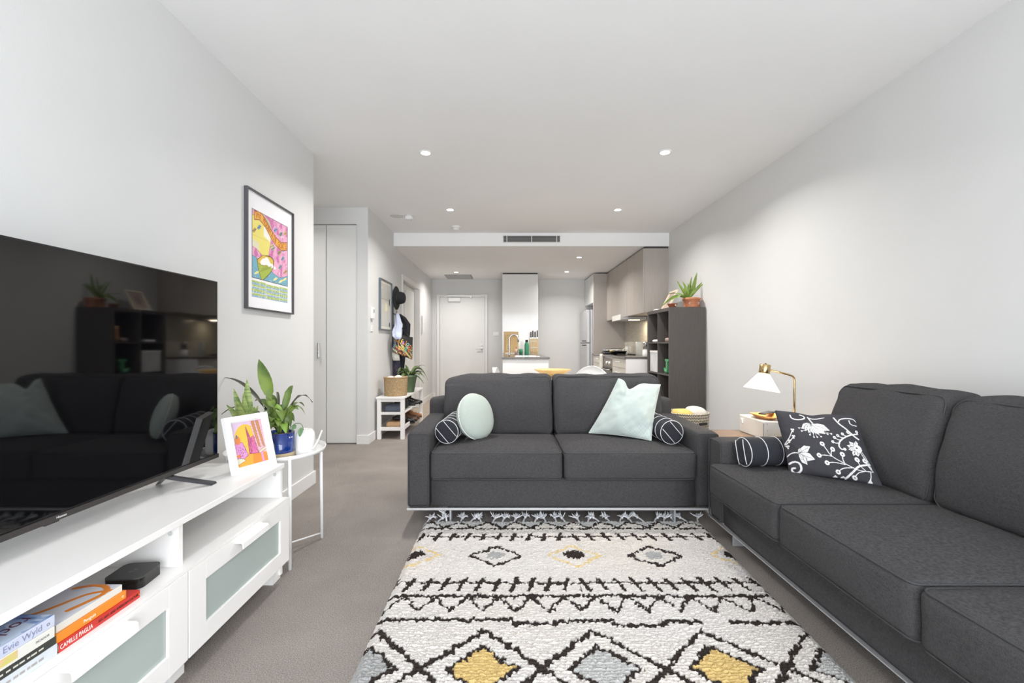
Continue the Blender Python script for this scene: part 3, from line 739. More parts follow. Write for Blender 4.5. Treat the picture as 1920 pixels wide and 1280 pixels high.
u = Vector((.08, .20, 0)).normalized(); nrm = Vector((u.y, -u.x, 0)); tl = math.radians(15)
up = (Vector((0, 0, 1))*math.cos(tl)-nrm*math.sin(tl)); zf = u.cross(up)
cpt = Vector((-1.10, 2.01, BZ+.001))
framed('picture_frame', 'white-framed orange and pink city print leaning on the bench end', 'picture', axes(u, up, zf, cpt-zf*.024), .212, .248, .024, .024, M['white'], art_city, (.004, .004, .004), .0013, loc=cpt)

# ------------------------------------------------------------------ side table with plants
def side_table():
    c = Vector((-1.20, 2.38, 0)); t = thing('side_table', 'small round white metal tray table at the end of the TV bench', 'side table', c)
    obj('tray', lathe(BM(), [(0, .524), (.222, .524), (.236, .528), (.242, .548), (.238, .548), (.232, .531), (.22, .529), (0, .529)], c, 48), M['whitemet'], t, True)
    L = [(-1.045, 2.200), (-1.036, 2.56), (-1.355, 2.56), (-1.355, 2.200)]
    for x, y in L:
        b = BM(); tube(b, [(x, y, 0), (x+(c.x-x)*.03, y+(c.y-y)*.03, .54)], .0085, 10); obj('leg', b, M['whitemet'], t, True)
    for i in (0, 1):
        b = BM(); tube(b, [(*L[i], .03+.0*i), (*L[i+2], .03)], .0045, 8); obj('stretcher', b, M['whitemet'], t, True)
side_table()
def leafy(bm, base, tip, width, arch=.05, stem=.3, fold=.25, side=None, n=12, curl=0., wav=0.):
    """a leaf on its stalk from base to tip: stalk tube then a folded, pointed blade"""
    base, tip = Vector(base), Vector(tip); mid = (base+tip)/2+Vector((0, 0, arch))
    P = [base*(1-s)**2+mid*2*s*(1-s)+tip*s*s for s in [i/n for i in range(n+1)]]
    ns = int(n*stem)
    if ns > 0: tube(bm, P[:ns+1], [.0035]*(ns+1), 5, cap=True)
    t_, R = frames(P[ns:]); k = len(t_)-1; rows = []
    for i, p in enumerate(t_):
        s = i/k; wd = width*.5*(math.sin(PI*min(1, s**.75))**.8 if 0 < s < 1 else .02)
        tan = (t_[min(i+1, k)]-t_[max(i-1, 0)]).normalized()
        sd = side.normalized() if side is not None else tan.cross(Vector((0, 0, 1)))
        sd = (sd-tan*sd.dot(tan)); sd = sd.normalized() if sd.length > 1e-4 else Vector((1, 0, 0))
        nn = sd.cross(tan).normalized()
        if nn.z < 0: nn = -nn
        w_ = wav*math.sin(s*17)
        rows.append([bm.verts.new(p-sd*wd+nn*(wd*fold+w_)), bm.verts.new(p-sd*wd*.5+nn*wd*fold*.35), bm.verts.new(p), bm.verts.new(p+sd*wd*.5+nn*wd*fold*.35), bm.verts.new(p+sd*wd+nn*(wd*fold-w_))])
    for A, Q in zip(rows, rows[1:]):
        for i in range(4): bm.faces.new((A[i], A[i+1], Q[i+1], Q[i]))
def leafmat(name, c1, c2, c3=None, scale=30, stretch=None):
    m = mat(name, c1, .45, vscale=scale, col2=c2, stretch=stretch); m.node_tree.nodes['Principled BSDF'].inputs['Subsurface Weight'].default_value = .0
    return m
M['leaf'] = leafmat('lily_leaf', (116, 138, 58), (74, 96, 44), scale=14)
M['leaf_bright'] = leafmat('bright_leaf', (150, 176, 78), (112, 148, 58), scale=18)  # brighter yellow-green for a few of the leaves
M['leaf_dry'] = leafmat('dark_dry_leaf', (72, 72, 60), (60, 66, 44), scale=12)
M['snake'] = leafmat('snake_leaf', (172, 186, 110), (104, 132, 70), scale=40, stretch=(.3, .3, 2))
M['soil'] = mat('potting_soil', (62, 48, 38), .95, vscale=90, col2=(34, 26, 22), bump=1, bscale=90)
def pot_plant(label, c, prof, mpot, leaves, soil_z, soil_r, name='potted_plant', cat='plant', extra=None, n=36):
    t = thing(name, label, cat, c); c = Vector(c)
    obj('pot', lathe(BM(), prof, c, n), mpot, t, True)
    obj('soil', lathe(BM(), [(0, soil_z+.004), (soil_r*.6, soil_z+.003), (soil_r, soil_z)], c, 20), M['soil'], t, True)
    for nm, mm, fn in leaves:
        b = BM(); fn(b); obj(nm, b, mm, t, True)
    if extra: extra(t, c)
    return t
TT = .5295
pc = Vector((-1.13, 2.275, TT))
def lily(b):
    r = pc+Vector((0, 0, .11)); T = lambda u, v, d: W(u, v, d)
    sx = Vector((1, .2, 0))
    leafy(b, r, T(485, 673, 2.37), .062, .03, .42, .2, sx)
    leafy(b, r+Vector((-.01, .0, 0)), T(505, 752, 2.3), .035, .10, .5, .3, sx)
    leafy(b, r, T(570, 722, 2.42)+Vector((-.06, 0, 0)), .035, .10, .35, .2, None, wav=.002)
    leafy(b, r, T(546, 727, 2.35), .036, .07, .4, .4, sx)
    leafy(b, r, T(573, 778, 2.30), .03, .17, .4, .4, None)
    leafy(b, r, T(571, 762, 2.5), .03, .15, .4, .3, None)
    leafy(b, r, T(530, 790, 2.22), .055, .16, .35, .4, sx)
    leafy(b, r, T(545, 800, 2.28), .058, .15, .35, .3, sx)
    leafy(b, r+Vector((.0, 0, 0)), T(500, 740, 2.4), .05, .10, .3, .3, sx)
    leafy(b, r, T(491, 800, 2.24), .05, .17, .35, .3, sx)
    leafy(b, r, T(478, 752, 2.4), .045, .12, .35, .4, None)
    leafy(b, r, T(540, 815, 2.27), .042, .1, .3, .3, sx)
    for u, v, d, w_, a in ((515, 765, 2.25, .05, .06), (528, 758, 2.32, .045, .07), (495, 770, 2.3, .05, .06), (508, 790, 2.2, .055, .09), (522, 800, 2.2, .05, .1), (552, 790, 2.3, .04, .12), (482, 782, 2.3, .045, .08), (540, 770, 2.36, .045, .08), (560, 768, 2.28, .03, .12), (500, 812, 2.2, .045, .12)):
        leafy(b, r, T(u, v, d), w_, a, .3, .3, sx if rng.random() > .4 else None)
def lily_b(b):
    r = pc+Vector((0, 0, .11)); T = W
    leafy(b, r, T(519, 757, 2.26), .045, .05, .2, .3, Vector((1, .2, 0)))
    leafy(b, r, T(537, 815, 2.24), .04, .11, .3, .4, Vector((1, .2, 0)))
    leafy(b, r, T(504, 812, 2.24), .04, .07, .3, .4, None)
    leafy(b, r, T(526, 795, 2.22), .04, .1, .25, .4, Vector((1, 0, 0)))
def lily_d(b):
    r = pc+Vector((0, 0, .11)); T = W
    leafy(b, r, T(586, 754, 2.45), .018, .20, .3, .6, None, wav=.003)
    leafy(b, r, T(407, 785, 2.42), .018, .20, .35, .5, None)
    leafy(b, r, T(519, 735, 2.4), .014, .12, .4, .5, None)
    leafy(b, r, T(414, 708, 2.45), .030, .15, .3, .5, None)
    leafy(b, r, T(492, 748, 2.4), .04, .05, .3, .5, Vector((1, .3, 0)))
def trail(b):
    r = pc+Vector((.03, 0, .12)); T = W
    tube(b, smooth_pts([r, T(552, 795, 2.28), T(565, 795, 2.27), T(569, 806, 2.26)], 4), .002, 5)
    leafy(b, T(556, 799, 2.27), T(546, 806, 2.24), .022, .01, 0, .2, Vector((0, .3, 1)))
    leafy(b, T(565, 801, 2.26), T(562, 819, 2.24), .026, .0, 0, .2, Vector((1, 0, .2)))
    leafy(b, pc+Vector((-.0, -.05, .13)), T(520, 824, 2.24), .024, .0, 0, .2, Vector((1, 0, 0)))
M['blueglaze'] = mat('blue_glaze', (26, 66, 150), .12, vscale=9, col2=(14, 34, 96), stretch=(6, 6, .7), coat=.6)
def blue_base(t, c):
    obj('unglazed_base', lathe(BM(), [(0, .0005), (.066, .0005), (.068, .003), (.068, .024), (.0, .024)], c, 36), mat('stoneware', (190, 172, 138), .7, vscale=60, var=.08), t, True)
    obj('rim', lathe(BM(), [(.0655, .119), (.068, .1215), (.0655, .124), (.062, .1215)], c, 36), mat('rim_brown', (70, 60, 90), .2), t, True)
pot_plant('leafy green plant in a glossy blue glazed pot on the tray table', pc, [(0, .024), (.0655, .024), (.0665, .03), (.0665, .122), (.0605, .122), (.0605, .105), (0, .105)], M['blueglaze'],
          [('foliage', M['leaf'], lily), ('bright_leaves', M['leaf_bright'], lily_b), ('dark_leaves', M['leaf_dry'], lily_d), ('trailing_stem', mat('pale_pothos', (120, 150, 112), .4, vscale=60, col2=(84, 122, 74)), trail)], .107, .06, extra=blue_base)
sc = Vector((-1.315, 2.30, TT))
def snake(b):
    r = sc+Vector((0, 0, .09)); T = W; S = Vector((1, .3, 0))
    for u, v, d, w_, a in ((463, 710, 2.3, .045, .0), (438, 728, 2.3, .034, .02), (424, 758, 2.28, .026, .03), (447, 745, 2.32, .028, .0), (468, 765, 2.26, .03, 0), (484, 760, 2.30, .036, 0), (450, 765, 2.24, .036, 0), (477, 762, 2.22, .038, 0), (432, 762, 2.3, .03, .02), (456, 738, 2.26, .036, 0), (470, 742, 2.32, .036, 0), (443, 750, 2.22, .034, .01)):
        leafy(b, r+Vector((rng.normal(0, .012), rng.normal(0, .012), 0)), T(u, v, d), w_*1.15, a, 0, .3, S, n=14)
pot_plant('banded upright snake plant behind the white-framed print', sc, [(0, .0005), (.045, .0005), (.055, .09), (.059, .092), (.059, .1), (.052, .1), (.05, .085), (0, .085)], mat('cream_pot', (214, 205, 184), .6, var=.05),
          [('foliage', M['snake'], snake)], .088, .05)
wc = Vector((-1.03, 2.335, TT))
t = thing('watering_can', 'small white watering can with slim curved spout beside the blue pot', 'watering can', wc)
obj('body', lathe(BM(), [(0, .0005), (.047, .0005), (.05, .006), (.048, .08), (.044, .108), (.034, .122), (.03, .126), (.026, .122), (0, .118)], wc, 36), mat('white_ceramic', (240, 239, 236), .3, var=.02, bump=.06, bscale=120), t, True)
b = BM(); pts = smooth_pts([wc+Vector(p) for p in ((.034, -.02, .03), (.055, -.03, .036), (.078, -.032, .075), (.098, -.032, .125))], 5); tube(b, pts, [.007-.0002*i for i in range(len(pts))], 10)
obj('spout', b, mat('spout_white', (236, 234, 228), .35, var=.02), t, True)

# ------------------------------------------------------------------ wall pictures
def wallM(y, z0): return axes((0, 1, 0), (0, 0, 1), (1, 0, 0), (XL+.001, y, z0))
BAN = [(.06, .93), (.20, .955), (.34, .90), (.50, .80), (.64, .735), (.80, .70), (.97, .735)]
def art_poster(cv):
    w, h = cv.w, cv.h; S = lambda pts: [(x*w, y*h) for x, y in pts]
    cv.c[:, :] = lin((244, 243, 242)); cv.rect(0, .215*h, w, h, (222, 150, 188))
    n = vnoise(cv.X*26, cv.Y*22, 1)+.5*vnoise(cv.X*60, cv.Y*50, 2); reg = cv.Y > .215*h
    cv.put(reg & (n > .18), (238, 176, 204)); cv.put(reg & (n < -.22), (206, 112, 170)); cv.put(reg & (np.abs(n) < .02), (250, 214, 226))
    cv.poly(S([(0, .93), (.10, .93), (.34, .86), (.50, .76), (.42, .52), (.28, .50), (0, .60)]), (236, 222, 116), (190, 150, 110))
    cv.poly(S([(.30, .86), (.46, .80), (.48, .70), (.30, .74)]), (244, 240, 230)); cv.poly(S([(0, .66), (.16, .64), (.2, .55), (0, .58)]), (228, 222, 190)); cv.rect(.02*w, .70*h, .40*w, .705*h, (214, 190, 110))
    cv.poly(S([(0, .99), (.25, 1), (.45, .95), (.52, .86), (.32, .93), (.1, .99)]), (196, 200, 160))
    cv.poly(S([(0, .47), (.10, .46), (.2, .37), (.44, .37), (.58, .33), (.75, .30), (.9, .33), (1, .36), (1, .215), (0, .215)]), (118, 176, 196), (70, 110, 140))
    n2 = vnoise(cv.X*50, cv.Y*90, 3); cv.put((n2 > .2) & (cv.Y > .225*h) & (cv.Y < .30*h), (150, 200, 214)); cv.put((np.abs(n2) < .018) & (cv.Y > .225*h) & (cv.Y < .34*h), (60, 120, 150))
    for x, y in ((.12, .285), (.62, .27), (.78, .26), (.9, .30)): cv.ell(x*w, y*h, .07*w, .014*h, (236, 226, 150), .4)
    hull = [(p.x, p.y) for p in smooth_pts([(.13, .44, 0), (.15, .36, 0), (.19, .28, 0), (.255, .215, 0), (.34, .25, 0), (.46, .32, 0), (.55, .40, 0), (.57, .49, 0), (.46, .525, 0), (.30, .505, 0), (.13, .44, 0)], 5)]
    cv.poly(S(hull), (170, 186, 70), (100, 90, 40), w*.012)
    cv.poly(S([(.14, .44), (.28, .51), (.48, .52), (.56, .49), (.56, .42), (.40, .40), (.28, .39), (.15, .40)]), (226, 190, 70), (110, 90, 40))
    for x, y, r in ((.30, .435, .06), (.38, .455, .07), (.44, .43, .05), (.25, .42, .04), (.52, .42, .04), (.60, .405, .03)): cv.ell(x*w, y*h, r*w, r*w*.8, (250, 248, 244))
    for k in range(7): cv.stroke(S([(.2+.04*k, .30+.012*k), (.28+.04*k, .36+.01*k)]), w*.006, (116, 134, 50))
    for x, y, c in ((.62, .88, (120, 160, 200)), (.78, .86, (110, 140, 120)), (.92, .90, (200, 170, 80)), (.88, .68, (130, 170, 200)), (.74, .62, (150, 150, 70)), (.84, .56, (110, 160, 180)), (.76, .44, (110, 160, 170)), (.92, .40, (200, 160, 90)), (.18, .82, (110, 150, 190)), (.06, .76, (200, 160, 80)), (.56, .64, (160, 170, 150)), (.52, .66, (214, 200, 130))):
        cv.ell(x*w, y*h, .05*w, .022*h, c, .7); cv.stroke(S([(x-.05, y-.02), (x+.05, y+.02)]), w*.008, (80, 80, 90))
    cv.poly(S([(x, y+.055) for x, y in BAN])+S([(x, y-.045) for x, y in reversed(BAN)]), (236, 176, 60), (150, 80, 60), w*.014)
    cv.rect(0, .205*h, w, .218*h, (244, 243, 242)); cv.stroke(S([(.005, .218), (.995, .218), (.995, .998), (.005, .998), (.005, .218)]), w*.012, (90, 80, 90))
    for k in range(3):
        x0, x1 = (.0, .36, .74)[k], (.35, .73, .995)[k]; o = (0, -.012, .0)[k]
        for r in range(8): cv.rect(x0*w, (.19-.024*r+o-.022)*h, x1*w, (.19-.024*r+o)*h, [(176, 196, 100), (142, 178, 206)][r % 2])
    n3 = vnoise(cv.X*240, cv.Y*120, 5); cv.put((n3 > .25) & (cv.Y < .19*h), (226, 226, 190))
    return cv
def banner_text(t, Mx, aw, ah, y0, zz):
    s = 'THE MOUNTAIN GOATS'; P = smooth_pts([(x*aw, y*ah, 0) for x, y in BAN], 8); ms = []
    cum = [0]
    for a, b_ in zip(P, P[1:]): cum.append(cum[-1]+(b_-a).length)
    for i, ch in enumerate(s):
        if ch == ' ': continue
        g = cum[-1]*(.045+.91*i/(len(s)-1)); k = max(j for j in range(len(cum)) if cum[j] <= g); k = min(k, len(P)-2)
        p = P[k].lerp(P[k+1], (g-cum[k])/(cum[k+1]-cum[k])); d = P[k+1]-P[k]; a = math.atan2(d.y, d.x)*.6
        ms.append(text_mesh(ch, .056, Mx @ Matrix.Translation((p.x-aw/2, p.y+y0+.003, zz)) @ Matrix.Rotation(a, 4, 'Z'), .0002, xs=.55))
    obj('lettering', join_meshes(ms), mat('banner_ink', (176, 74, 60), .6), t)
framed('wall_picture', 'tall thin-framed colourful poster with a yellow banner on the left wall', 'picture', wallM(2.90, 1.297), .575, .705, .009, .022, mat('dark_grey_frame', (78, 78, 80), .4, var=.05), art_poster, (.058, .065, .10), .0022, extra=banner_text, mcol=(243, 242, 244))
def art_plan(cv):
    w, h = cv.w, cv.h; cv.c[:, :] = lin((206, 204, 194)); cv.rect(0, .63*h, w, .635*h, (150, 150, 144))
    cv.rect(0, .635*h, w, h, (196, 194, 186)); cv.ell(.12*w, .88*h, .04*w, .03*h, (228, 224, 210))
    cv.poly([(.45*w, .38*h), (.50*w, .55*h), (.60*w, .58*h), (.72*w, .50*h), (.72*w, .40*h), (.6*w, .36*h)], (232, 224, 190))
    cv.ell(1.0*w, .60*h, .12*w, .09*h, (66, 70, 76)); cv.ell(1.0*w, .06*h, .12*w, .06*h, (66, 70, 76)); return cv
framed('wall_picture', 'slate-framed beige print on the hall wall beside the hanging hat', 'picture', wallM(5.635, 1.265), .53, .61, .010, .03, mat('slate_frame', (104, 112, 120), .4, var=.05), art_plan, (.03, .03, .03), .006, mcol=(226, 222, 210))

# ------------------------------------------------------------------ hall: bench, basket, plant, hat, coats, tote
def hall_bench():
    x0, x1, y0, y1, zt = -1.478, -1.165, 5.2, 6.36, .486
    t = thing('shoe_bench', 'white wooden bench with two open shoe shelves against the hall wall', 'bench', ((x0+x1)/2, (y0+y1)/2, 0))
    obj('seat', B(x0-.008, x1+.005, y0-.01, y1+.01, zt-.022, zt, bev=.003), M['white'], t)
    for x in (x0, x1-.045):
        for y in (y0, y1-.045): obj('leg', B(x, x+.045, y, y+.045, 0, zt-.022, bev=.002), M['white'], t)
    for z, hh in ((.43, .034), (.282, .03), (.10, .04)):
        for y in (y0+.008, y1-.037): obj('end_rail', B(x0+.045, x1-.045, y, y+.029, z, z+hh, bev=.001), M['white'], t)
    for z in (.282, .10):
        for x in ((x0+.01), (x1-.03)): obj('side_rail', B(x, x+.02, y0+.045, y1-.045, z+(.006 if z > .2 else 0), z+(.022 if z > .2 else .045), bev=.001), M['white'], t)
        for i in range(4):
            x = x0+.05+i*.062; obj('slat', B(x, x+.035, y0+.03, y1-.03, z+.006, z+.018), M['white'], t)
hall_bench()
def weave_basket(label, c, r0, r1, h, m, group=None, squash=1., name='basket', handle=None):
    t = thing(name, label, 'basket', c); c = Vector(c); b = BM(); n = 72; rows = int(h/.009); rings = []
    for j in range(rows+1):
        s = j/rows; r = r0+(r1-r0)*s
        rings.append([b.verts.new(c+Vector(((r+.0035*math.sin(i*PI/2+(j % 2)*PI)+.0015*math.sin(j*3))*math.cos(2*PI*i/n), (r+.0035*math.sin(i*PI/2+(j % 2)*PI))*squash*math.sin(2*PI*i/n), .001+h*s))) for i in range(n)])
    for A, Q in zip(rings, rings[1:]):
        for i in range(n): b.faces.new((A[i], A[(i+1) % n], Q[(i+1) % n], Q[i]))
    b.faces.new(list(reversed(rings[0])))
    inn = [b.verts.new(v.co+(c-v.co).normalized()*.012*0+Vector(((c.x-v.co.x)*.07, (c.y-v.co.y)*.07, 0))) for v in rings[-1]]
    inb = [b.verts.new(Vector((c.x+(v.co.x-c.x)*.9, c.y+(v.co.y-c.y)*.9, c.z+.012))) for v in inn]
    for i in range(n):
        b.faces.new((rings[-1][i], rings[-1][(i+1) % n], inn[(i+1) % n], inn[i])); b.faces.new((inn[i], inn[(i+1) % n], inb[(i+1) % n], inb[i]))
    b.faces.new(inb)
    obj('body', b, m, t, True)
    rb = BM(); tube(rb, [c+Vector((r1*1.0*math.cos(2*PI*i/48), r1*squash*math.sin(2*PI*i/48), h)) for i in range(48)], .006, 6, closed=True); obj('rim', rb, m, t, True)
    return t
weave_basket('square-ish woven seagrass basket on the near end of the shoe bench', (-1.305, 5.38, .4865), .128, .137, .215, mat('seagrass', (206, 180, 140), .85, vscale=90, col2=(160, 130, 92), bump=.8, bscale=120, stretch=(1, 1, 2)))
mw = mat('white_cloth', (232, 228, 220), .95, vscale=14, var=.08)
for i, (dx, dy, lab) in enumerate(((-.055, -.03, 'left white cloth roll poking out of the seagrass basket'), (.035, -.02, 'right white cloth roll poking out of the seagrass basket'))):
    c = Vector((-1.305+dx, 5.38+dy, .665)); b = BM(); soft_box(b, c.x-.045, c.x+.045, c.y-.05, c.y+.05, c.z-.05, c.z+.05+.01*i, r=.04, n=8, wr=.008, seed=i)
    single('cloth', b, mw, c-Vector((0, 0, .05)), lab, 'cloth', None, True)
gp = Vector((-1.225, 5.74, .4865))
def strap(b):
    r = gp+Vector((0, 0, .19)); rr = random.Random(3)
    for k in range(30):
        a = rr.random()*2*PI; L = .13+rr.random()*.10; hz = rr.uniform(-.10, .13)
        leafy(b, r+Vector((math.cos(a)*.03, math.sin(a)*.03, 0)), r+Vector((math.cos(a)*L, math.sin(a)*L*.9, hz)), .044+rr.random()*.016, .07+rr.random()*.07, .1, .3, None, n=9)
    leafy(b, r, W(803, 715, 5.7), .05, .26, .25, .3, None); leafy(b, r, W(799, 703, 5.8), .045, .2, .25, .3, None)
    leafy(b, r, W(760, 683, 5.7), .04, .03, .1, .3, Vector((1, 0, 0))); leafy(b, r, W(742, 708, 5.6), .04, .12, .1, .3, None)
pot_plant('drooping variegated plant in a tapered green pot on the shoe bench', gp, [(0, .0005), (.062, .0005), (.098, .19), (.102, .19), (.102, .215), (.094, .215), (.09, .18), (0, .18)], mat('sage_pot', (106, 130, 96), .5, var=.05),
          [('foliage', leafmat('hall_leaf', (124, 142, 92), (78, 98, 60), scale=30), strap)], .185, .088)
# hat hanging on the rail, crown towards the room
hc = Vector((-1.455, 6.02, 1.70)); Mh = Matrix.Translation(hc) @ Matrix.Rotation(PI/2, 4, 'Y') @ Matrix.Rotation(.10, 4, 'X')
t = thing('hat', 'black felt hat with a flat brim hanging on the hall wall hooks', 'hat', hc)
hm = mat('black_felt', (34, 35, 38), .95, vscale=40, var=.2, bump=.3, bscale=200)
obj('brim', lathe(BM(), [(.08, .008), (.12, .003), (.152, .0), (.157, .004), (.152, .008), (.12, .011), (.083, .018)], n=40, M=Mh, squash=.9), hm, t, True)
obj('crown', lathe(BM(), [(.082, .008), (.084, .02), (.080, .07), (.070, .105), (.05, .118), (.02, .112), (0, .108)], n=40, M=Mh, squash=.9), hm, t, True)
obj('hat_band', lathe(BM(), [(.0845, .014), (.0865, .016), (.0855, .034), (.083, .036)], n=40, M=Mh, squash=.9), mat('hat_ribbon', (24, 24, 27), .6, var=.05), t, True)
def coat_rack():
    t = thing('coat_rack', 'black coat rack rail with hooks on the hall wall', 'coat rack', (XL, 6.1, 1.0))
    obj('rail', B(XL+.0005, XL+.012, 6.0, 6.05, .95, 1.72, bev=.002), M['blackm'], t)
    for y, z in ((6.025, 1.70), (6.025, 1.50), (6.025, 1.34)):
        b = BM(); tube(b, smooth_pts([(XL+.011, y, z), (XL+.04, y, z-.015), (XL+.06, y, z+.01), (XL+.055, y, z+.03)], 4), .005, 8); obj('hook', b, M['blackm'], t, True)
coat_rack()
def drape(label, name, cat, top, pts, m, thick=.05, seed=0, parts=None):
    """hanging garment: half-width (across the wall distance) profile per height, folded"""
    t = thing(name, label, cat, top); b = BM(); rings = []; n = 28
    for z, xc, yc, hx, hy in pts:
        ring = []
        for i in range(n):
            a = 2*PI*i/n; f = 1+.16*math.sin(a*5+seed+z*9)+.08*math.sin(a*9+z*14)
            ring.append(b.verts.new((max(XL+.016, xc+hx*f*math.cos(a)), yc+hy*f*math.sin(a), z)))
        rings.append(ring)
    for A, Q in zip(rings, rings[1:]):
        for i in range(n): b.faces.new((A[i], A[(i+1) % n], Q[(i+1) % n], Q[i]))
    b.faces.new(rings[0]); b.faces.new(list(reversed(rings[-1]))); bmesh.ops.recalc_face_normals(b, faces=b.faces)
    obj('cloth', b, m, t, True); return t
drape('black jacket hanging on the hall hooks behind the pale blue shirt', 'jacket', 'jacket', (XL+.08, 6.20, 1.5), [(1.50, -1.45, 6.14, .02, .03), (1.45, -1.40, 6.16, .035, .05), (1.36, -1.355, 6.18, .045, .05), (1.22, -1.36, 6.18, .045, .05), (1.0, -1.40, 6.16, .045, .05), (.80, -1.43, 6.16, .05, .07), (.64, -1.44, 6.14, .05, .07)], mat('black_cotton', (36, 38, 44), .95, vscale=30, var=.2), seed=1)
drape('pale blue and white shirt hanging below the black hat', 'shirt', 'shirt', (XL+.05, 6.06, 1.5), [(1.50, -1.445, 6.04, .02, .02), (1.42, -1.425, 6.0, .035, .03), (1.33, -1.40, 5.92, .05, .03), (1.25, -1.385, 5.76, .055, .025), (1.19, -1.375, 5.715, .055, .02), (1.15, -1.355, 5.71, .03, .012)], mat('pale_blue_cotton', (206, 213, 232), .9, vscale=10, col2=(188, 198, 222)), seed=4)
drape('navy patterned scarf hanging at the lower end of the hall hooks', 'scarf', 'scarf', (XL+.05, 5.98, 1.2), [(1.12, -1.45, 5.97, .03, .02), (.95, -1.445, 5.97, .045, .025), (.8, -1.44, 5.97, .05, .025), (.64, -1.45, 5.98, .045, .025)], mat('navy_print', (44, 46, 60), .9, vscale=40, col2=(84, 76, 96)), seed=2)
drape('white cloth hanging below the colourful tote bag', 'cloth', 'cloth', (XL+.06, 5.9, 1.0), [(1.05, -1.44, 5.88, .035, .02), (.95, -1.425, 5.87, .045, .025), (.88, -1.41, 5.87, .04, .02)], mw, seed=3)
def tote():
    tp = [W(739.5, 619, 5.80), W(774, 632, 5.95), W(773, 674, 5.95), W(735.5, 660, 5.78)]   # TL TR BR BL
    t = thing('tote_bag', 'black tote bag with a colourful jumbled print and bright letters', 'bag', tp[0])
    nx, ny = 90, 90; cv = Canvas(1, 1, nx, ny, (40, 38, 40)); X, Y = cv.X, cv.Y
    r = random.Random(5)
    for _ in range(110):
        x, y = r.random(), r.random()*.62; a = r.uniform(-.9, -.2)
        cv.ell(x, y, r.uniform(.02, .10), r.uniform(.012, .035), r.choice([(214, 150, 90), (226, 190, 96), (110, 150, 100), (196, 92, 60), (220, 214, 190), (60, 56, 60), (90, 140, 150), (224, 160, 130), (40, 38, 42), (160, 120, 80), (206, 196, 120)]), a)
    for p_, c_ in (([(.22, .62), (.30, .35), (.55, .22), (.95, .04)], (222, 160, 110)), ([(.30, .40), (.60, .28), (.86, .06)], (226, 206, 130)), ([(.16, .22), (.5, .12), (.6, .02)], (150, 60, 60)), ([(.06, .70), (.10, .45), (.05, .2)], (90, 130, 150))): cv.curve(p_, .05, c_)
    for _ in range(14): cv.ell(r.random()*.3, .5+r.random()*.3, .05, .02, r.choice([(150, 130, 60), (120, 60, 60), (100, 140, 90)]), -.8)
    cv.stroke([(0.01, 0.01), (.99, 0.01), (.99, .99), (.01, .99), (.01, .01)], .03, (34, 32, 36))
    def fn(bulge):
        def f(X, Y):
            out = []
            for k in range(3):
                a = tp[3][k]*(1-X)*(1-Y)+tp[2][k]*X*(1-Y)+tp[1][k]*X*Y+tp[0][k]*(1-X)*Y; out.append(a)
            bl = bulge*np.sin(PI*X)*np.sin(PI*np.clip(Y, 0, 1))**.5+.006*np.sin(X*9+Y*4)*np.sin(PI*X)
            out[1] = out[1]-bl; out[0] = out[0]+bl*.3; out[2] = out[2]-.02*np.sin(PI*X)*Y; return out
        return f
    mm = mat('printed_bag', (255, 255, 255), .6, attr='paint', var=.05)
    obj('front_panel', cv.mesh('front_panel', fn(.035)), mm, t, True)
    cv2 = Canvas(1, 1, 12, 12, (36, 34, 38)); obj('back_panel', cv2.mesh('back_panel', fn(-.03)), mm, t, True)
    e1 = (tp[1]-tp[0]).normalized(); n_ = e1.cross(Vector((0, 0, 1))).normalized(); upv = n_.cross(e1).normalized()*-1
    if upv.z < 0: upv = -upv
    n_ = e1.cross(upv)
    def at(u, v): 
        p = (tp[3]*(1-u)*(1-v)+tp[2]*u*(1-v)+tp[1]*u*v+tp[0]*(1-u)*v); return p+Vector((.012, -.045, -.012))
    for s, us, v0, sz, cols in (('uffalo', (.20, .29, .40, .50, .63, .74), .66, .082, [(200, 130, 70), (190, 150, 90), (240, 222, 70), (206, 140, 220), (226, 140, 70), (120, 214, 204)]), ('nge', (.50, .64, .80), .42, .088, [(246, 222, 80), (110, 200, 170), (232, 130, 80)])):
        for u, ch, cc in zip(us, s, cols):
            obj('lettering', text_mesh(ch, sz, axes(e1, upv, n_, at(u, v0)), .001), mat('bag_ink', cc, .6), t)
    for dd in (0, .05):
        b = BM(); tube(b, smooth_pts([tp[0].lerp(tp[1], .25)+Vector((0, dd*.3, -.005)), Vector((XL+.075, 6.0, 1.36+dd*.2)), tp[0].lerp(tp[1], .75)+Vector((0, dd*.3, -.01))], 6), .004, 6, sx=1.6); obj('handle', b, M['black'], t, True)
tote()
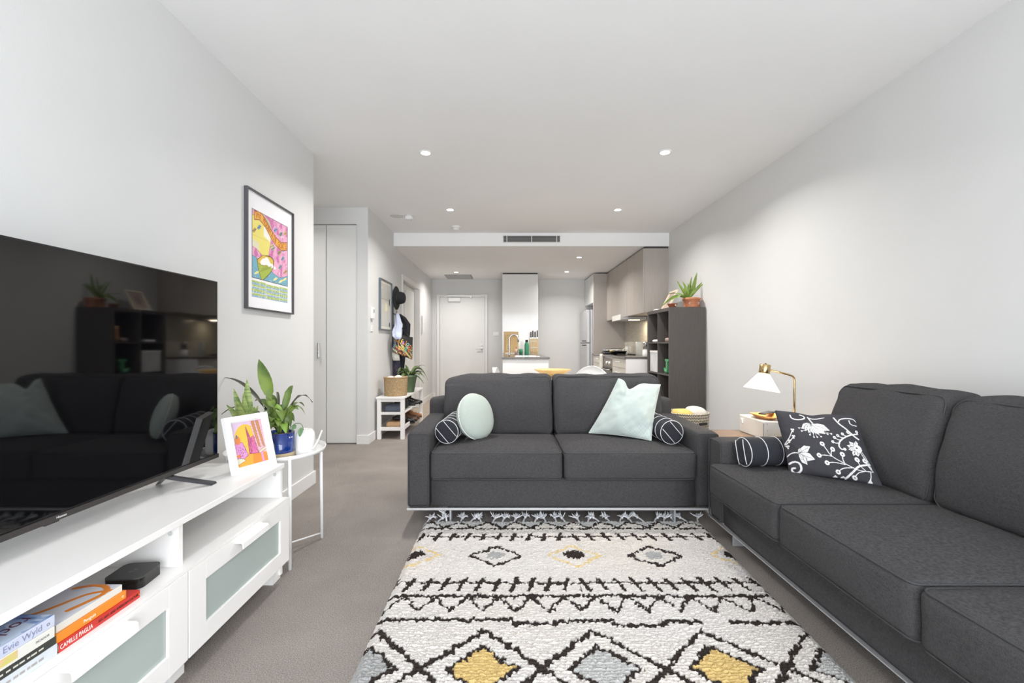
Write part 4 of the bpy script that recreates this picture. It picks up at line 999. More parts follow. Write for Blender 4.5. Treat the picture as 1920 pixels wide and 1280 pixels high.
# things on the shoe bench shelves
def shoe(label, loc, rz, m_up, m_sole, h=.075, L=.27, boot=False, laces=None):
    t = thing('boot' if boot else 'shoe', label, 'boot' if boot else 'shoe', loc, rz)
    def out(z0, z1, k, prof, hh):
        b = BM(); rings = []
        for s, w, z in prof:
            y = (s-.5)*L; n = 12
            rings.append([b.verts.new((w*k*math.cos(2*PI*i/n), y, z0+max(0, (.5+.5*math.sin(2*PI*i/n)))*z*hh)) for i in range(n)])
        for A, Q in zip(rings, rings[1:]):
            for i in range(n): b.faces.new((A[i], A[(i+1) % n], Q[(i+1) % n], Q[i]))
        b.faces.new(rings[0]); b.faces.new(rings[-1]); bmesh.ops.recalc_face_normals(b, faces=b.faces); return b
    P = [(0, .015, .35), (.04, .032, .8), (.2, .038, 1.), (.42, .036, .95), (.6, .042, .62), (.8, .046, .5), (.95, .035, .42), (1, .012, .3)]
    obj('upper', out(.012, 0, .92, P, h), m_up, t, True, local=True)
    obj('sole', prism(BM(), [((w+.002)*1, (s-.5)*L*1.02) for s, w, z in P]+[(-(w+.002), (s-.5)*L*1.02) for s, w, z in reversed(P)], 0.0005, .018), m_sole, t, local=True)
    obj('opening', lathe(BM(), [(0, 0), (.024, 0), (.026, .004), (.02, .006), (0, .001)], (0, -.07, .012+h*.93), 14, squash=1.3), mat('shoe_lining', (30, 28, 28), .9), t, True, local=True)
    if laces: 
        for k in range(3): obj('lace', B(-.018, .018, .005+k*.022, .010+k*.022, .012+h*(.83-.12*k), .018+h*(.83-.12*k)), laces, t, local=True)
    if boot: obj('shaft', lathe(BM(), [(.03, 0), (.034, .05), (.038, .10), (.034, .10), (.028, .02), (0, .01)], (0, -.07, .05), 16, squash=1.25), m_up, t, True, local=True)
    return t
blk, brn, tan_, wh = mat('black_leather', (34, 32, 34), .4, var=.15), mat('brown_leather', (112, 74, 50), .5, vscale=20, col2=(70, 48, 36)), mat('tan_leather', (176, 120, 74), .5, var=.1), mat('white_rubber', (220, 218, 212), .6, var=.05)
zs, zl = .3008, .1188
shoe('black ankle boot on the upper bench shelf, nearest the hall end', (-1.25, 6.13, zs), -PI/2-.1, blk, blk, .06, .24, True)
shoe('black ankle boot in the middle of the upper bench shelf', (-1.25, 6.0, zs), -PI/2, blk, blk, .06, .24, True)
shoe('black sneaker with white sole on the upper bench shelf', (-1.25, 5.86, zs), -PI/2+.1, blk, wh, .08, .24, laces=wh)
shoe('dark shoe with white sole behind the grey cloth on the upper shelf', (-1.26, 5.72, zs), -PI/2, mat('dark_suede', (48, 48, 54), .9, var=.1), wh, .08, .24)
shoe('brown leather shoe on the lower bench shelf, third from the near end', (-1.25, 5.90, zl), -PI/2, brn, brn, .085, .25, laces=tan_)
shoe('tan and red shoe on the lower bench shelf, farthest from the camera', (-1.25, 6.05, zl), -PI/2+.08, tan_, brn, .09, .25, laces=mat('red_lace', (196, 74, 44), .6))
shoe('brown shoe on the lower bench shelf behind the black one', (-1.25, 5.76, zl), -PI/2-.1, brn, blk, .085, .25)
shoe('black shoe on the lower bench shelf beside the tan cloth', (-1.25, 5.60, zl), -PI/2, blk, blk, .1, .25)
single('folded_cloth', soft_box(BM(), -1.415, -1.215, 5.25, 5.50, zs, zs+.085, r=.035, n=12, wr=.012, seed=5), mat('grey_blue_denim', (92, 98, 112), .9, vscale=60, var=.12), (-1.31, 5.37, zs), 'slate blue folded cloth on the upper bench shelf, near end', 'cloth', None, True)
single('dark_bag', soft_box(BM(), -1.36, -1.205, 5.52, 5.655, zs, zs+.12, r=.03, n=12, wr=.01, seed=8), mat('dark_nylon', (40, 41, 46), .7, var=.1), (-1.3, 5.6, zs), 'soft black bag behind the slate cloth on the upper bench shelf', 'bag', None, True)
single('folded_cloth', soft_box(BM(), -1.40, -1.215, 5.25, 5.49, zl, zl+.065, r=.03, bulge=(0, 0, .015), n=12, wr=.012, seed=9), mat('camel_cloth', (200, 162, 124), .9, vscale=30, var=.08), (-1.3, 5.36, zl), 'camel tan folded cloth on the lower bench shelf, near end', 'cloth', None, True)
single('folded_cloth', soft_box(BM(), -1.33, -1.22, 5.30, 5.46, zl+.088, zl+.125, r=.017, n=10, wr=.006, seed=11), blk, (-1.28, 5.38, zl+.088), 'black cloth lying on top of the camel tan cloth', 'cloth', None, True)

# ------------------------------------------------------------------ kitchen
M['gloss'] = mat('gloss_white_panel', (226, 226, 225), .12, var=.01, coat=.5)
def kitchen():
    # peninsula with stone top
    t = thing('kitchen_island', 'white kitchen peninsula cabinet seen end-on behind the sofa', 'cabinet', (.25, 7.15, 0))
    obj('body', B(-.045, .555, 5.95, 8.37, .0, .895, bev=.002), M['white'], t)
    obj('kickboard', B(-.046, -.0455, 6.0, 8.3, 0, .1), M['taupe'], t)
    t = thing('island_worktop', 'grey stone worktop on the white peninsula', 'worktop', (.25, 7.15, .8955))
    obj('slab', B(-.06, .57, 5.92, 8.385, .8955, .92, bev=.002), M['stone'], t)
    t = thing('tall_panel', 'tall glossy white panel rising from the peninsula to the ceiling', 'panel', (.26, 8.45, 0))
    obj('panel', B(-.07, .59, 8.39, 8.95, .0, HK-.025, bev=.002), M['gloss'], t)
    obj('shadow_gap', B(-.06, .58, 8.40, 8.93, HK-.0245, HK-.0005), M['vdark'], t)  # dark block whose colour stands for the shade in the gap
    zc = .9205
    t = thing('kitchen_tap', 'chrome gooseneck kitchen tap on the stone peninsula top', 'tap', (.045, 6.35, zc))
    b = BM(); tube(b, [(.045, 6.35, zc)]+[(.045, 6.35, zc+.02*i) for i in range(1, 12)]+[(.045+.062-.062*math.cos(a), 6.35, zc+.24+.062*math.sin(a)) for a in [i*PI/12 for i in range(0, 13)]]+[(.169, 6.35, zc+.20)], .011, 14); obj('spout', b, M['chrome'], t, True)
    b = BM(); tube(b, [(.045, 6.35, zc+.1), (.028, 6.35, zc+.1)], .012); tube(b, [(.03, 6.35, zc+.1), (.02, 6.35, zc+.15)], .005); obj('lever', b, M['chrome'], t, True)
    t = thing('sink', 'steel sink basin set in the stone peninsula top', 'sink', (.3, 6.5, .9205))
    b = BM(); box(b, .12, .46, 6.25, 6.27, .9206, .923); box(b, .12, .46, 6.73, 6.75, .9206, .923); box(b, .12, .14, 6.27, 6.73, .9206, .923); box(b, .44, .46, 6.27, 6.73, .9206, .923); obj('rim', b, M['chrome'], t)
    wd = mat('bamboo', (232, 208, 164), .5, vscale=5, col2=(220, 192, 144), stretch=(14, 1, 1))
    def board(label, x0, x1, h, y, lean, m, slot):
        t = thing('cutting_board', label, 'cutting board', ((x0+x1)/2, y, zc))
        Ml = Matrix.Translation((0, y, zc)) @ Matrix.Rotation(-lean, 4, 'X')
        b = BM(); w = x1-x0; cx = (x0+x1)/2
        if slot:
            box(b, x0, x1, 0, .014, 0, h-.055, bev=.003); box(b, x0, x1, 0, .014, h-.03, h, bev=.003); box(b, x0, cx-.05, 0, .014, h-.056, h-.029); box(b, cx+.05, x1, 0, .014, h-.056, h-.029)
        else: box(b, x0, x1, 0, .014, 0, h, bev=.003)
        b.transform(Ml); obj('board', b, m, t)
        return t
    board('large pale bamboo cutting board leaning on the glossy panel', -.045, .225, .40, 8.345, -.06, wd, False)
    board('smaller honey bamboo board with a hand slot, in front of the larger', -.01, .22, .355, 8.315, -.06, mat('bamboo_dark', (222, 192, 138), .5, vscale=5, col2=(206, 172, 118), stretch=(14, 1, 1)), True)
    def bottle(label, x, y, prof, m, cap, capprof, nm='bottle'):
        t = thing(nm, label, nm.replace('_', ' '), (x, y, zc)); obj('body', lathe(BM(), prof, (x, y, zc), 24), m, t, True)
        if cap: obj('cap', lathe(BM(), capprof, (x, y, zc), 18), cap, t, True)
        return t
    green = mat('jade_enamel', (66, 150, 112), .35, var=.06)
    bottle('jade green drinking bottle with black cap on the peninsula', .325, 7.2, [(0, .0005), (.034, .0005), (.036, .01), (.036, .15), (.03, .18), (.02, .2), (.02, .205), (0, .205)], green, M['blackm'], [(0, .2055), (.021, .2055), (.021, .235), (.016, .24), (0, .24)])
    t = bottle('small green cup with a handle beside the green bottle', .245, 7.55, [(0, .0005), (.03, .0005), (.033, .09), (.03, .09), (.027, .01), (0, .01)], green, None, None, 'mug')
    b = BM(); tube(b, smooth_pts([(.213, 7.55, zc+.075), (.19, 7.55, zc+.06), (.19, 7.55, zc+.035), (.215, 7.55, zc+.02)], 4), .004, 8); obj('handle', b, green, t, True)
    bottle('pink pump soap bottle between tap and green bottle', .17, 7.7, [(0, .0005), (.025, .0005), (.025, .07), (.012, .085), (0, .085)], mat('pink_soap', (232, 196, 190), .4), mat('rose', (214, 150, 150), .4), [(0, .0855), (.006, .0855), (.006, .12), (.016, .121), (.016, .128), (0, .128)])
    t = thing('dish_tray', 'flat white draining tray on the far end of the peninsula', 'tray', (.2, 8.1, zc)); obj('tray', B(-.02, .30, 8.0, 8.26, zc+.0005, zc+.012, bev=.003), M['white'], t)
    t = thing('knife_block', 'pale wooden knife block against the glossy panel', 'knife block', (.50, 8.2, zc))
    b = BM(); box(b, .43, .58, 8.12, 8.24, zc+.03, zc+.27, bev=.003); box(b, .44, .57, 8.13, 8.23, zc+.0005, zc+.03); obj('block', b, wd, t)
    for z in (.10, .215): obj('band', B(.44, .55, 8.115, 8.1195, zc+z, zc+z+.014), M['whitemet'], t)
    kn = thing('knife', 'black-handled kitchen knife in the pale block', 'knife', (.445, 8.18, zc+.2705), 0, 'knives in the wooden block')
    obj('handle', soft_box(BM(), -.010, .010, -.014, .014, .015, .12, r=.008, n=6), M['blackm'], kn, True, local=True); obj('bolster', B(-.006, .006, -.01, .01, .0005, .015), M['chrome'], kn, local=True)
    for i, (x, s) in enumerate(((.48, 1.2), (.52, 1.05), (.56, 1.25))):
        k = copy_tree(kn); k.location = (x, 8.18+.01*(i % 2), zc+.2705); k.scale = (1, 1, s)
        k['label'] = ['second knife handle from the left in the wooden block', 'third knife handle from the left in the wooden block', 'rightmost knife handle in the wooden block'][i]
    kn['label'] = 'leftmost, shortest knife handle in the wooden block'
    # right-hand run: base units, worktop, wall units
    x0 = 1.60; XW = XR-.0005
    def base(label, y0, y1, handle=True, oven=False):
        t = thing('base_cabinet', label, 'cabinet', ((x0+XW)/2, (y0+y1)/2, 0))
        obj('body', B(x0+.02, XW, y0, y1, .1, .895), M['white'], t); obj('kickboard', B(x0+.06, x0+.07, y0, y1, 0, .1), M['taupe'], t)
        d = obj('door', B(x0, x0+.019, y0+.003, y1-.003, .105, .885, bev=.001), M['cream'], t)
        for z in ((.80, .60) if handle else ()):
            pass
        if handle:
            b = BM(); yc = (y0+y1)/2
            tube(b, [(x0, yc-.09, .845), (x0-.03, yc-.09, .845), (x0-.03, yc+.09, .845), (x0, yc+.09, .845)], .006, 8)
            tube(b, [(x0, yc-.09, .69), (x0-.03, yc-.09, .69), (x0-.03, yc+.09, .69), (x0, yc+.09, .69)], .006, 8); obj('handle', b, M['whitemet'], d, True)
            obj('drawer_gap', B(x0-.0012, x0-.0002, y0+.003, y1-.003, .70, .703) if False else B(x0-.0008, x0-.0002, y0+.004, y1-.004, .76, .763), M['vdark'], d)
    base('pale kitchen base cabinet at the near end by the cube shelf', 6.09, 6.86)
    base('pale kitchen base cabinet between the oven and the tall panel', 7.47, 8.335)
    t = thing('end_panel', 'plain white end panel of the kitchen run beside the cube shelf', 'panel', (1.89, 6.08, 0)); obj('panel', B(x0, XW, 6.068, 6.089, 0, .895, bev=.001), M['white'], t)
    t = thing('oven', 'built-in steel oven with two round knobs under the cooktop', 'oven', (1.9, 7.16, .1))
    obj('housing', B(x0+.01, XW, 6.862, 7.468, .1, .895), M['steel'], t)
    obj('control_panel', B(x0-.004, x0+.0098, 6.865, 7.465, .735, .865, bev=.002), mat('oven_steel', (140, 132, 124), .35, metal=.6), t)
    obj('door', B(x0-.006, x0+.0098, 6.865, 7.465, .13, .73, bev=.002), mat('oven_glass', (40, 36, 34), .12), t)
    for y in (6.98, 7.16): 
        obj('knob', lathe(BM(), [(0, 0), (.026, 0), (.022, .025), (0, .027)], n=20, M=Matrix.Translation((x0-.0045, y, .80)) @ Matrix.Rotation(-PI/2, 4, 'Y')), M['whitemet'], t, True)
    b = BM(); tube(b, [(x0-.005, 6.92, .70), (x0-.05, 6.92, .70), (x0-.05, 7.41, .70), (x0-.005, 7.41, .70)], .009, 8); obj('handle', b, M['chrome'], t, True)
    t = thing('towel', 'white tea towel hanging by the oven', 'towel', (x0-.03, 7.43, .6)); obj('cloth', soft_box(BM(), x0-.052, x0-.006, 7.472, 7.56, .55, .93, r=.012, n=8, wr=.006), mw, t, True)
    t = thing('kitchen_worktop', 'dark stone worktop of the right kitchen run', 'worktop', (1.89, 7.2, .8955)); obj('slab', B(x0-.02, XW, 6.06, 8.335, .8955, .92, bev=.002), M['stone'], t)
    t = thing('cooktop', 'black glass cooktop set in the dark stone worktop', 'cooktop', (1.88, 7.16, .9205)); obj('glass', B(1.64, 2.13, 6.88, 7.45, .9202, .926, bev=.002), mat('hob_glass', (24, 22, 22), .1), t)
    for x, y in ((1.76, 7.02), (2.0, 7.02), (1.76, 7.3), (2.0, 7.3)):
        obj('burner', lathe(BM(), [(0, .0061), (.05, .0061), (.055, .012), (.045, .018), (0, .018)], (x, y, .9205), 20), M['blackm'], t, True)
    t = thing('pan', 'flat black pan with a bright rim on the cooktop', 'pan', (1.80, 7.3, .94))
    b = lathe(BM(), [(0, .019), (.11, .019), (.135, .055), (.14, .055), (.14, .06), (.13, .058), (.105, .024), (0, .024)], (1.80, 7.3, .92), 32); obj('body', b, M['blackm'], t, True)
    b = BM(); tube(b, [(1.71, 7.2, .965), (1.60, 6.98, .985)], [.009, .011], 8); obj('handle', b, M['brass'], t, True)
    t = thing('sandwich_press', 'low silver and black sandwich press behind the pan', 'sandwich press', (1.82, 7.72, .92))
    obj('base', soft_box(BM(), 1.64, 2.0, 7.55, 7.85, .9205, .965, r=.018, n=8), M['blackm'], t, True)
    obj('lid', soft_box(BM(), 1.65, 1.99, 7.56, 7.84, .968, 1.01, r=.02, bulge=(0, 0, .008), n=10), M['chrome'], t, True)
    b = lathe(BM(), [(.018, 0), (.026, 0), (.026, .008), (.018, .008), (.018, 0)], n=20, M=Matrix.Translation((1.96, 7.552, .99)) @ Matrix.Rotation(PI/2, 4, 'X')); obj('dial', b, M['whitemet'], t, True)
    clear = mat('clear_glass', (225, 230, 228), .05, var=.01); clear.node_tree.nodes['Principled BSDF'].inputs['Alpha'].default_value = .28
    for lab, x, y, r, h in (('clear glass canister on the worktop left of the kettle', 1.93, 6.62, .045, .20), ('small drinking glass on the worktop, nearest the splashback', 2.08, 7.62, .028, .13), ('small drinking glass on the worktop beside its twin', 2.0, 7.55, .028, .13)):
        t = thing('glass_jar' if r > .04 else 'drinking_glass', lab, 'jar' if r > .04 else 'glass', (x, y, .9205))
        obj('body', lathe(BM(), [(0, .0005), (r, .0005), (r, h), (r-.003, h), (r-.003, .006), (0, .006)], (x, y, .9205), 24), clear, t, True)
    t = thing('coffee_plunger', 'white based glass plunger pot on the worktop by the cube shelf', 'coffee pot', (1.93, 6.28, .9205))
    obj('base', lathe(BM(), [(0, .0005), (.046, .0005), (.048, .01), (.045, .09), (0, .09)], (1.93, 6.28, .9205), 24), M['white'], t, True)
    obj('carafe', lathe(BM(), [(0, .0905), (.04, .0905), (.042, .18), (.04, .195), (0, .2)], (1.93, 6.28, .9205), 24), M['chrome'], t, True)
    b = BM(); tube(b, smooth_pts([(1.972, 6.28, 1.0), (2.0, 6.28, .995), (2.0, 6.28, .95), (1.972, 6.28, .94)], 4), .005, 8); obj('handle', b, M['white'], t, True)
    # splashback on the right wall and tall side panel
    t = thing('splashback', 'pale stone-look splashback tiles on the wall above the worktop', 'splashback', (XR-.01, 7.2, .93)); obj('panel', B(XR-.012, XR-.0005, 6.07, 8.335, .9205, 1.50), mat('beige_stone', (206, 198, 180), .25, vscale=4, col2=(192, 184, 166), stretch=(1, 1, 14), coat=.3), t)
    t = thing('tall_panel', 'tall taupe side panel between worktop and fridge', 'panel', (1.9, 8.35, 0)); obj('panel', B(1.60, XW, 8.337, 8.372, 0, HK-.025, bev=.001), mat('taupe_gloss', (178, 171, 165), .3, vscale=5, var=.04, stretch=(20, 20, 1)), t)
    xo = 1.845
    def upper(label, y0, y1, nd, zb=1.52, xo=xo, m=M['taupe'], zt=HK-.025):
        t = thing('wall_cabinet', label, 'cabinet', ((xo+XW)/2, (y0+y1)/2, zb)); obj('body', B(xo+.02, XW, y0, y1, zb, zt), m, t)
        for i in range(nd):
            w = (y1-y0)/nd; obj('door', B(xo, xo+.019, y0+w*i+.0015, y0+w*(i+1)-.0015, zb-.004, zt, bev=.0008), m, t)
        return t
    upper('taupe wall cabinet nearest the camera, above the cube shelf', 6.125, 6.95, 2)
    upper('taupe wall cabinet above the range hood', 6.953, 7.50, 1)
    upper('taupe wall cabinet farthest along, against the tall panel', 7.503, 8.335, 2)
    t = thing('shade_strip', 'dark strip painted as shade between the wall cabinets and kitchen ceiling', 'painted shade', (2.0, 7.2, HK-.02)); obj('strip', B(xo+.03, XW, 6.135, 8.37, HK-.0245, HK-.0005), M['vdark'], t)  # solid dark strip painted in for the shade above the cabinets
    t = thing('range_hood', 'slide-out silver range hood under the taupe wall cabinets', 'range hood', (1.95, 7.2, 1.45))
    obj('body', B(xo+.02, 2.15, 6.96, 7.49, 1.465, 1.515, bev=.002), M['steel'], t); obj('visor', B(xo-.09, xo+.019, 6.96, 7.49, 1.468, 1.50, bev=.003), M['steel'], t)
    obj('front_lip', B(xo-.10, xo-.09, 6.955, 7.495, 1.462, 1.545, bev=.002), mat('lip_white', (226, 224, 218), .3), t)
    obj('lamp_lens', B(1.90, 2.05, 6.98, 7.06, 1.458, 1.4645), mat('hood_lamp', (255, 232, 190), .5, emit=8), t)
    area_light('hood_light', (1.97-1.95, 7.02-7.2, 1.45-1.45), (0, 0, 0), .14, .08, 3.0, (1, .86, .66), t)
    t = thing('wall_cabinet', 'white cabinet above the fridge at the back wall', 'cabinet', (1.9, 8.8, 1.86)); obj('body', B(1.625, XW, 8.374, 9.255, 1.86, HK-.025), M['white'], t)
    for i in (0, 1): obj('door', B(1.605, 1.624, 8.374+i*.442, 8.374+.44+i*.442, 1.858, HK-.025, bev=.001), M['gloss'], t)
    t = thing('fridge', 'tall stainless steel two-door fridge beside the taupe panel', 'fridge', (1.85, 8.8, 0))
    obj('body', B(1.56, 2.15, 8.42, 9.20, .02, 1.73, bev=.006), M['steel'], t)
    for z0, z1 in ((.03, 1.105), (1.115, 1.725)):
        d = obj('door', B(1.49, 1.555, 8.42, 9.20, z0, z1, bev=.012), M['steel'], t)
    b = BM(); 
    for z in (1.07, 1.15): tube(b, [(1.492, 8.50, z), (1.44, 8.50, z), (1.44, 8.62, z), (1.492, 8.62, z)], .008, 8)
    obj('handle', b, M['blackm'], d, True)
    for y in (8.5, 9.1):
        obj('foot', B(1.6, 1.65, y-.02, y+.02, 0, .02), M['blackm'], t); obj('foot', B(2.05, 2.1, y-.02, y+.02, 0, .02), M['blackm'], t)
kitchen()

# ------------------------------------------------------------------ dining table, bowl and shell chairs
def dining():
    t = thing('dining_table', 'round white dining table mostly hidden behind the sofa', 'table', (.5, 4.75, 0))
    obj('tabletop', lathe(BM(), [(0, .72), (.46, .72), (.475, .728), (.475, .738), (.46, .742), (0, .742)], (.5, 4.75, 0), 48), M['white'], t, True)
    for a in (PI/4, 3*PI/4, 5*PI/4, 7*PI/4):
        b = BM(); tube(b, [(.5+.36*math.cos(a), 4.75+.36*math.sin(a), 0), (.5+.22*math.cos(a), 4.75+.22*math.sin(a), .72)], [.014, .02], 10); obj('leg', b, mat('beech', (206, 172, 126), .5, var=.06), t, True)
    t = thing('wooden_bowl', 'wide honey-coloured wooden bowl showing above the sofa back', 'bowl', (.485, 4.75, .742))
    obj('bowl', lathe(BM(), [(0, .0005), (.055, .0005), (.07, .006), (.188, .078), (.192, .086), (.186, .086), (.07, .016), (0, .012)], (.485, 4.75, .742), 48), mat('honey_wood', (214, 180, 122), .5, vscale=6, col2=(202, 164, 102), stretch=(1, 8, 8)), t, True)
    plast = mat('white_shell', (238, 238, 237), .35, var=.01); lw = mat('beech_leg', (206, 172, 126), .5, var=.06)
    t = thing('dining_chair', 'x', 'chair', (0, 0, 0), 0, 'white shell dining chairs')
    # shell seat: swept grid, back rises at local +y
    nx, ny = 28, 34; u = np.linspace(-1, 1, nx); v = 1-(1-np.linspace(0, 1, ny))**1.7; U, V = np.meshgrid(u, v)
    yy = np.where(V < .5, -.22+.40*V*2, .18+.07*(V-.5)*2+.0*V); zz = np.where(V < .45, .45-.02*np.sin(V/.45*PI), .45+.38*((V-.45)/.55)**1.25)
    w = np.where(V < .5, .225+.015*np.sin(V*PI*2), .24-.10*np.clip((V-.55)/.45, 0, 1)**2); round_ = np.sqrt(np.clip(1-np.clip((V-.72)/.28, 0, 1)**4.5, 0, 1)); rf = np.sqrt(np.clip(1-np.clip((.12-V)/.12, 0, 1)**2, 0.0, 1)); w = w*np.maximum(round_, .02)*np.maximum(rf, .35)
    arm = np.abs(U)**2.5*(.25*np.exp(-((V-.42)/.26)**2)); P = np.stack([U*w*1.0, yy-.05*np.abs(U)**2.5*np.clip(V*2-1, 0, 1), zz+arm+.01*(1-np.abs(U))*0], -1).reshape(-1, 3)
    me = grid_mesh('shell', P, nx, ny); so = obj('shell', me, plast, t, True, local=True)
    md = so.modifiers.new('thickness', 'SOLIDIFY'); md.thickness = .006
    for sx, sy in ((-1, -1), (1, -1), (-1, 1), (1, 1)):
        b = BM(); tube(b, [(sx*.22, sy*.21, 0), (sx*.10, sy*.09, .415)], [.010, .014], 8); obj('leg', b, lw, t, True, local=True)
    b = BM()
    for s in (-1, 1): tube(b, [(-.15, s*.13, .24), (.15, -s*.13, .24)], .004, 6)
    tube(b, [(-.11, -.1, .41), (.11, .1, .41)], .006, 6); tube(b, [(.11, -.1, .41), (-.11, .1, .41)], .006, 6); obj('brace', b, M['blackm'], t, local=True)
    for i, (x, y, r, lab) in enumerate(((.10, 4.93, PI/2-.15, 'white shell chair left of the wooden bowl, behind the left sofa cushion'), (.93, 5.12, -.35, 'white shell chair right of the wooden bowl, behind the right sofa cushion'))):
        o = t if i == 0 else copy_tree(t); o.location = (x, y, 0); o.rotation_euler = (0, 0, r); o['label'] = lab
dining()

# ------------------------------------------------------------------ cube shelf and what stands on it
def cube_shelf():
    x0, x1, y0, y1, H = 1.783, 2.172, 4.96, 5.75, 1.495
    t = thing('cube_shelf', 'tall black-brown cube shelving unit against the right wall', 'shelf', ((x0+x1)/2, (y0+y1)/2, 0))
    for y in (y0, y1-.038): obj('side_panel', B(x0, x1, y, y+.038, 0, H-.038, bev=.001), M['dkwood'], t)
    obj('top', B(x0, x1, y0, y1, H-.038, H, bev=.001), M['dkwood'], t); obj('bottom', B(x0, x1, y0+.038, y1-.038, 0, .038, bev=.001), M['dkwood'], t)
    ch = (H-.076-3*.016)/4; zsf = [.038+ch*(i+1)+.016*i for i in range(3)]; ym = (y0+y1)/2
    for z in zsf: obj('shelf', B(x0+.001, x1, y0+.038, y1-.038, z, z+.016), M['dkwood'], t)
    zz = [.038]+[z+.016 for z in zsf]
    for z in zz: obj('divider', B(x0+.001, x1, ym-.008, ym+.008, z, z+ch), M['dkwood'], t)
    far, near = (ym+y1)/2-.015, (y0+ym)/2+.015; r1, r2, r3 = zz[3]+.0005, zz[2]+.0005, zz[1]+.0005
    M['ter'] = mat('terracotta', (198, 132, 96), .6, vscale=14, col2=(180, 112, 78))
    o = single('soap_dish', soft_box(BM(), 1.80, 1.88, far-.075, far+.075, r1, r1+.03, r=.012, n=6), M['white'], (1.84, far, r1), 'small flat white box in the upper far cube of the shelf', 'box', None, True)
    o = single('round_tin', lathe(BM(), [(0, 0), (.042, 0), (.045, .03), (.038, .045), (0, .048)], (1.86, near+.02, r1), 24), mat('mauve_tin', (168, 146, 140), .5, var=.05), (1.86, near+.02, r1), 'small mauve round tin in the upper near cube of the shelf', 'tin', None, True)
    t = thing('wooden_vase', 'slim tan wooden vase in the upper near cube of the shelf', 'vase', (1.85, near-.09, r1)); obj('body', lathe(BM(), [(0, .0), (.03, 0), (.034, .05), (.026, .14), (.03, .18), (.024, .18), (.02, .14), (0, .1)], (1.85, near-.09, r1), 24), mat('tan_wood', (196, 140, 92), .5, vscale=8, var=.12), t, True)
    # marbled white paper box
    t = thing('storage_box', 'white marbled storage box filling the second far cube', 'box', (1.9, far, r2)); 
    obj('box', B(1.80, 2.08, far-.145, far+.15, r2, r2+.23, bev=.002), mat('marbled_paper', (226, 226, 224), .5, vscale=7, col2=(206, 208, 210), detail=6), t)
    obj('lid', B(1.797, 2.083, far-.148, far+.153, r2+.2305, r2+.255, bev=.002), M['white'], t)
    # green letter J
    gm_ = mat('green_glaze', (74, 158, 104), .25, var=.08); b = BM(); xj, yj = 1.83, near-.06
    for zz0, zz1, a, b_ in ((r2+.045, r2+.1395, yj-.0, yj+.045), (r2+.14, r2+.165, yj-.03, yj+.075)): box(b, xj-.02, xj+.02, a, b_, zz0, zz1)
    tube(b, smooth_pts([(xj, yj+.022, r2+.07), (xj, yj+.03, r2+.03), (xj, yj+.07, r2+.023), (xj, yj+.10, r2+.04), (xj, yj+.105, r2+.065)], 4), .0225, 10)
    single('letter_ornament', b, gm_, (xj, yj+.02, r2), 'green glazed letter J ornament in the second near cube', 'ornament')
    single('dark_book_stack', B(1.82, 2.0, far-.12, far+.1, r3, r3+.08, bev=.003), mat('dark_binding', (60, 58, 60), .6, var=.1), (1.9, far, r3), 'dark bound volume lying in the third far cube', 'book')
    # on top
    ZT = H+.0005
    tp = Vector((2.07, 5.08, ZT))
    def aloe(b):
        T = W; r = tp+Vector((-.03, .0, .10))
        for u, v, d, w_, a, s in ((1307, 510, 5.1, .034, .0, .05), (1269, 526, 5.1, .026, -.0, .0), (1319, 532, 5.05, .03, .03, .0), (1297, 518, 5.1, .024, .01, 0), (1278, 526, 5.15, .022, .05, 0), (1283, 538, 5.0, .026, 0, 0), (1304, 531, 5.1, .022, .03, 0), (1251, 552, 5.15, .028, .06, 0), (1240, 576, 4.99, .024, .14, 0), (1258, 560, 5.0, .026, .05, 0), (1290, 530, 5.15, .024, .0, 0), (1322, 525, 5.08, .012, .04, 0)):
            leafy(b, r+Vector((rng.normal(0, .008), rng.normal(0, .008), 0)), T(u, v, d), w_*1.45, a, 0, .35, Vector((1, .2, 0)), n=12)
    pot_plant('strappy green plant in a carved terracotta pot on the cube shelf', tp, [(0, 0), (.080, 0), (.084, .012), (.085, .080), (.094, .084), (.099, .098), (.097, .108), (.086, .110), (.080, .096), (0, .092)], M['ter'],
              [('foliage', leafmat('strappy_leaf', (142, 166, 78), (104, 132, 58), scale=24), aloe)], .098, .078,
              extra=lambda t, c: [obj('painted_mark', lathe(BM(), [(.009, 0), (.0125, 0), (.0125, .002), (.009, .002), (.009, 0)], n=10, M=axes((1, 0, 0), (0, 0, 1), (0, -1, 0), (c.x+dx, c.y-.0865+abs(dx)*.30, c.z+.045))), M['whiterail'], t) for dx in (-.045, .045)])
    t = thing('bowl', 'small terracotta bowl with a painted flower on the cube shelf corner', 'bowl', (1.835, 5.045, ZT)); 
    obj('bowl', lathe(BM(), [(0, 0), (.036, 0), (.052, .04), (.056, .042), (.05, .042), (.034, .01), (0, .008)], (1.845, 5.05, ZT), 28), mat('dark_terracotta', (160, 88, 62), .5, var=.1), t, True)
    obj('painted_flower', lathe(BM(), [(.003, 0), (.010, 0), (.010, .001), (.003, .001), (.003, 0)], n=5, M=axes((1, 0, 0), (0, 0, 1), (0, -1, 0), (1.862, 4.9995, ZT+.024))), mat('cream_paint', (230, 214, 180), .6), t)
    # leaning picture
    tl = math.radians(27); u_ = Vector((0, -1, 0)); up_ = Vector((math.sin(tl), 0, math.cos(tl))); z_ = u_.cross(up_)
    def art_pink(cv): cv.c[:, :] = lin((190, 168, 158)); cv.rect(0, 0, cv.w, cv.h*.4, (206, 176, 160)); cv.ell(cv.w*.5, cv.h*.5, cv.w*.2, cv.h*.3, (160, 136, 128)); return cv
    framed('picture_frame', 'cream-framed picture leaning back on the cube shelf behind the plant', 'picture', axes(u_, up_, z_, (1.945, 5.585, ZT+.0005)), .27, .275, .026, .016, mat('cream_frame', (232, 220, 192), .5), art_pink, (.004, .004, .004), .004, loc=(1.945, 5.585, ZT))
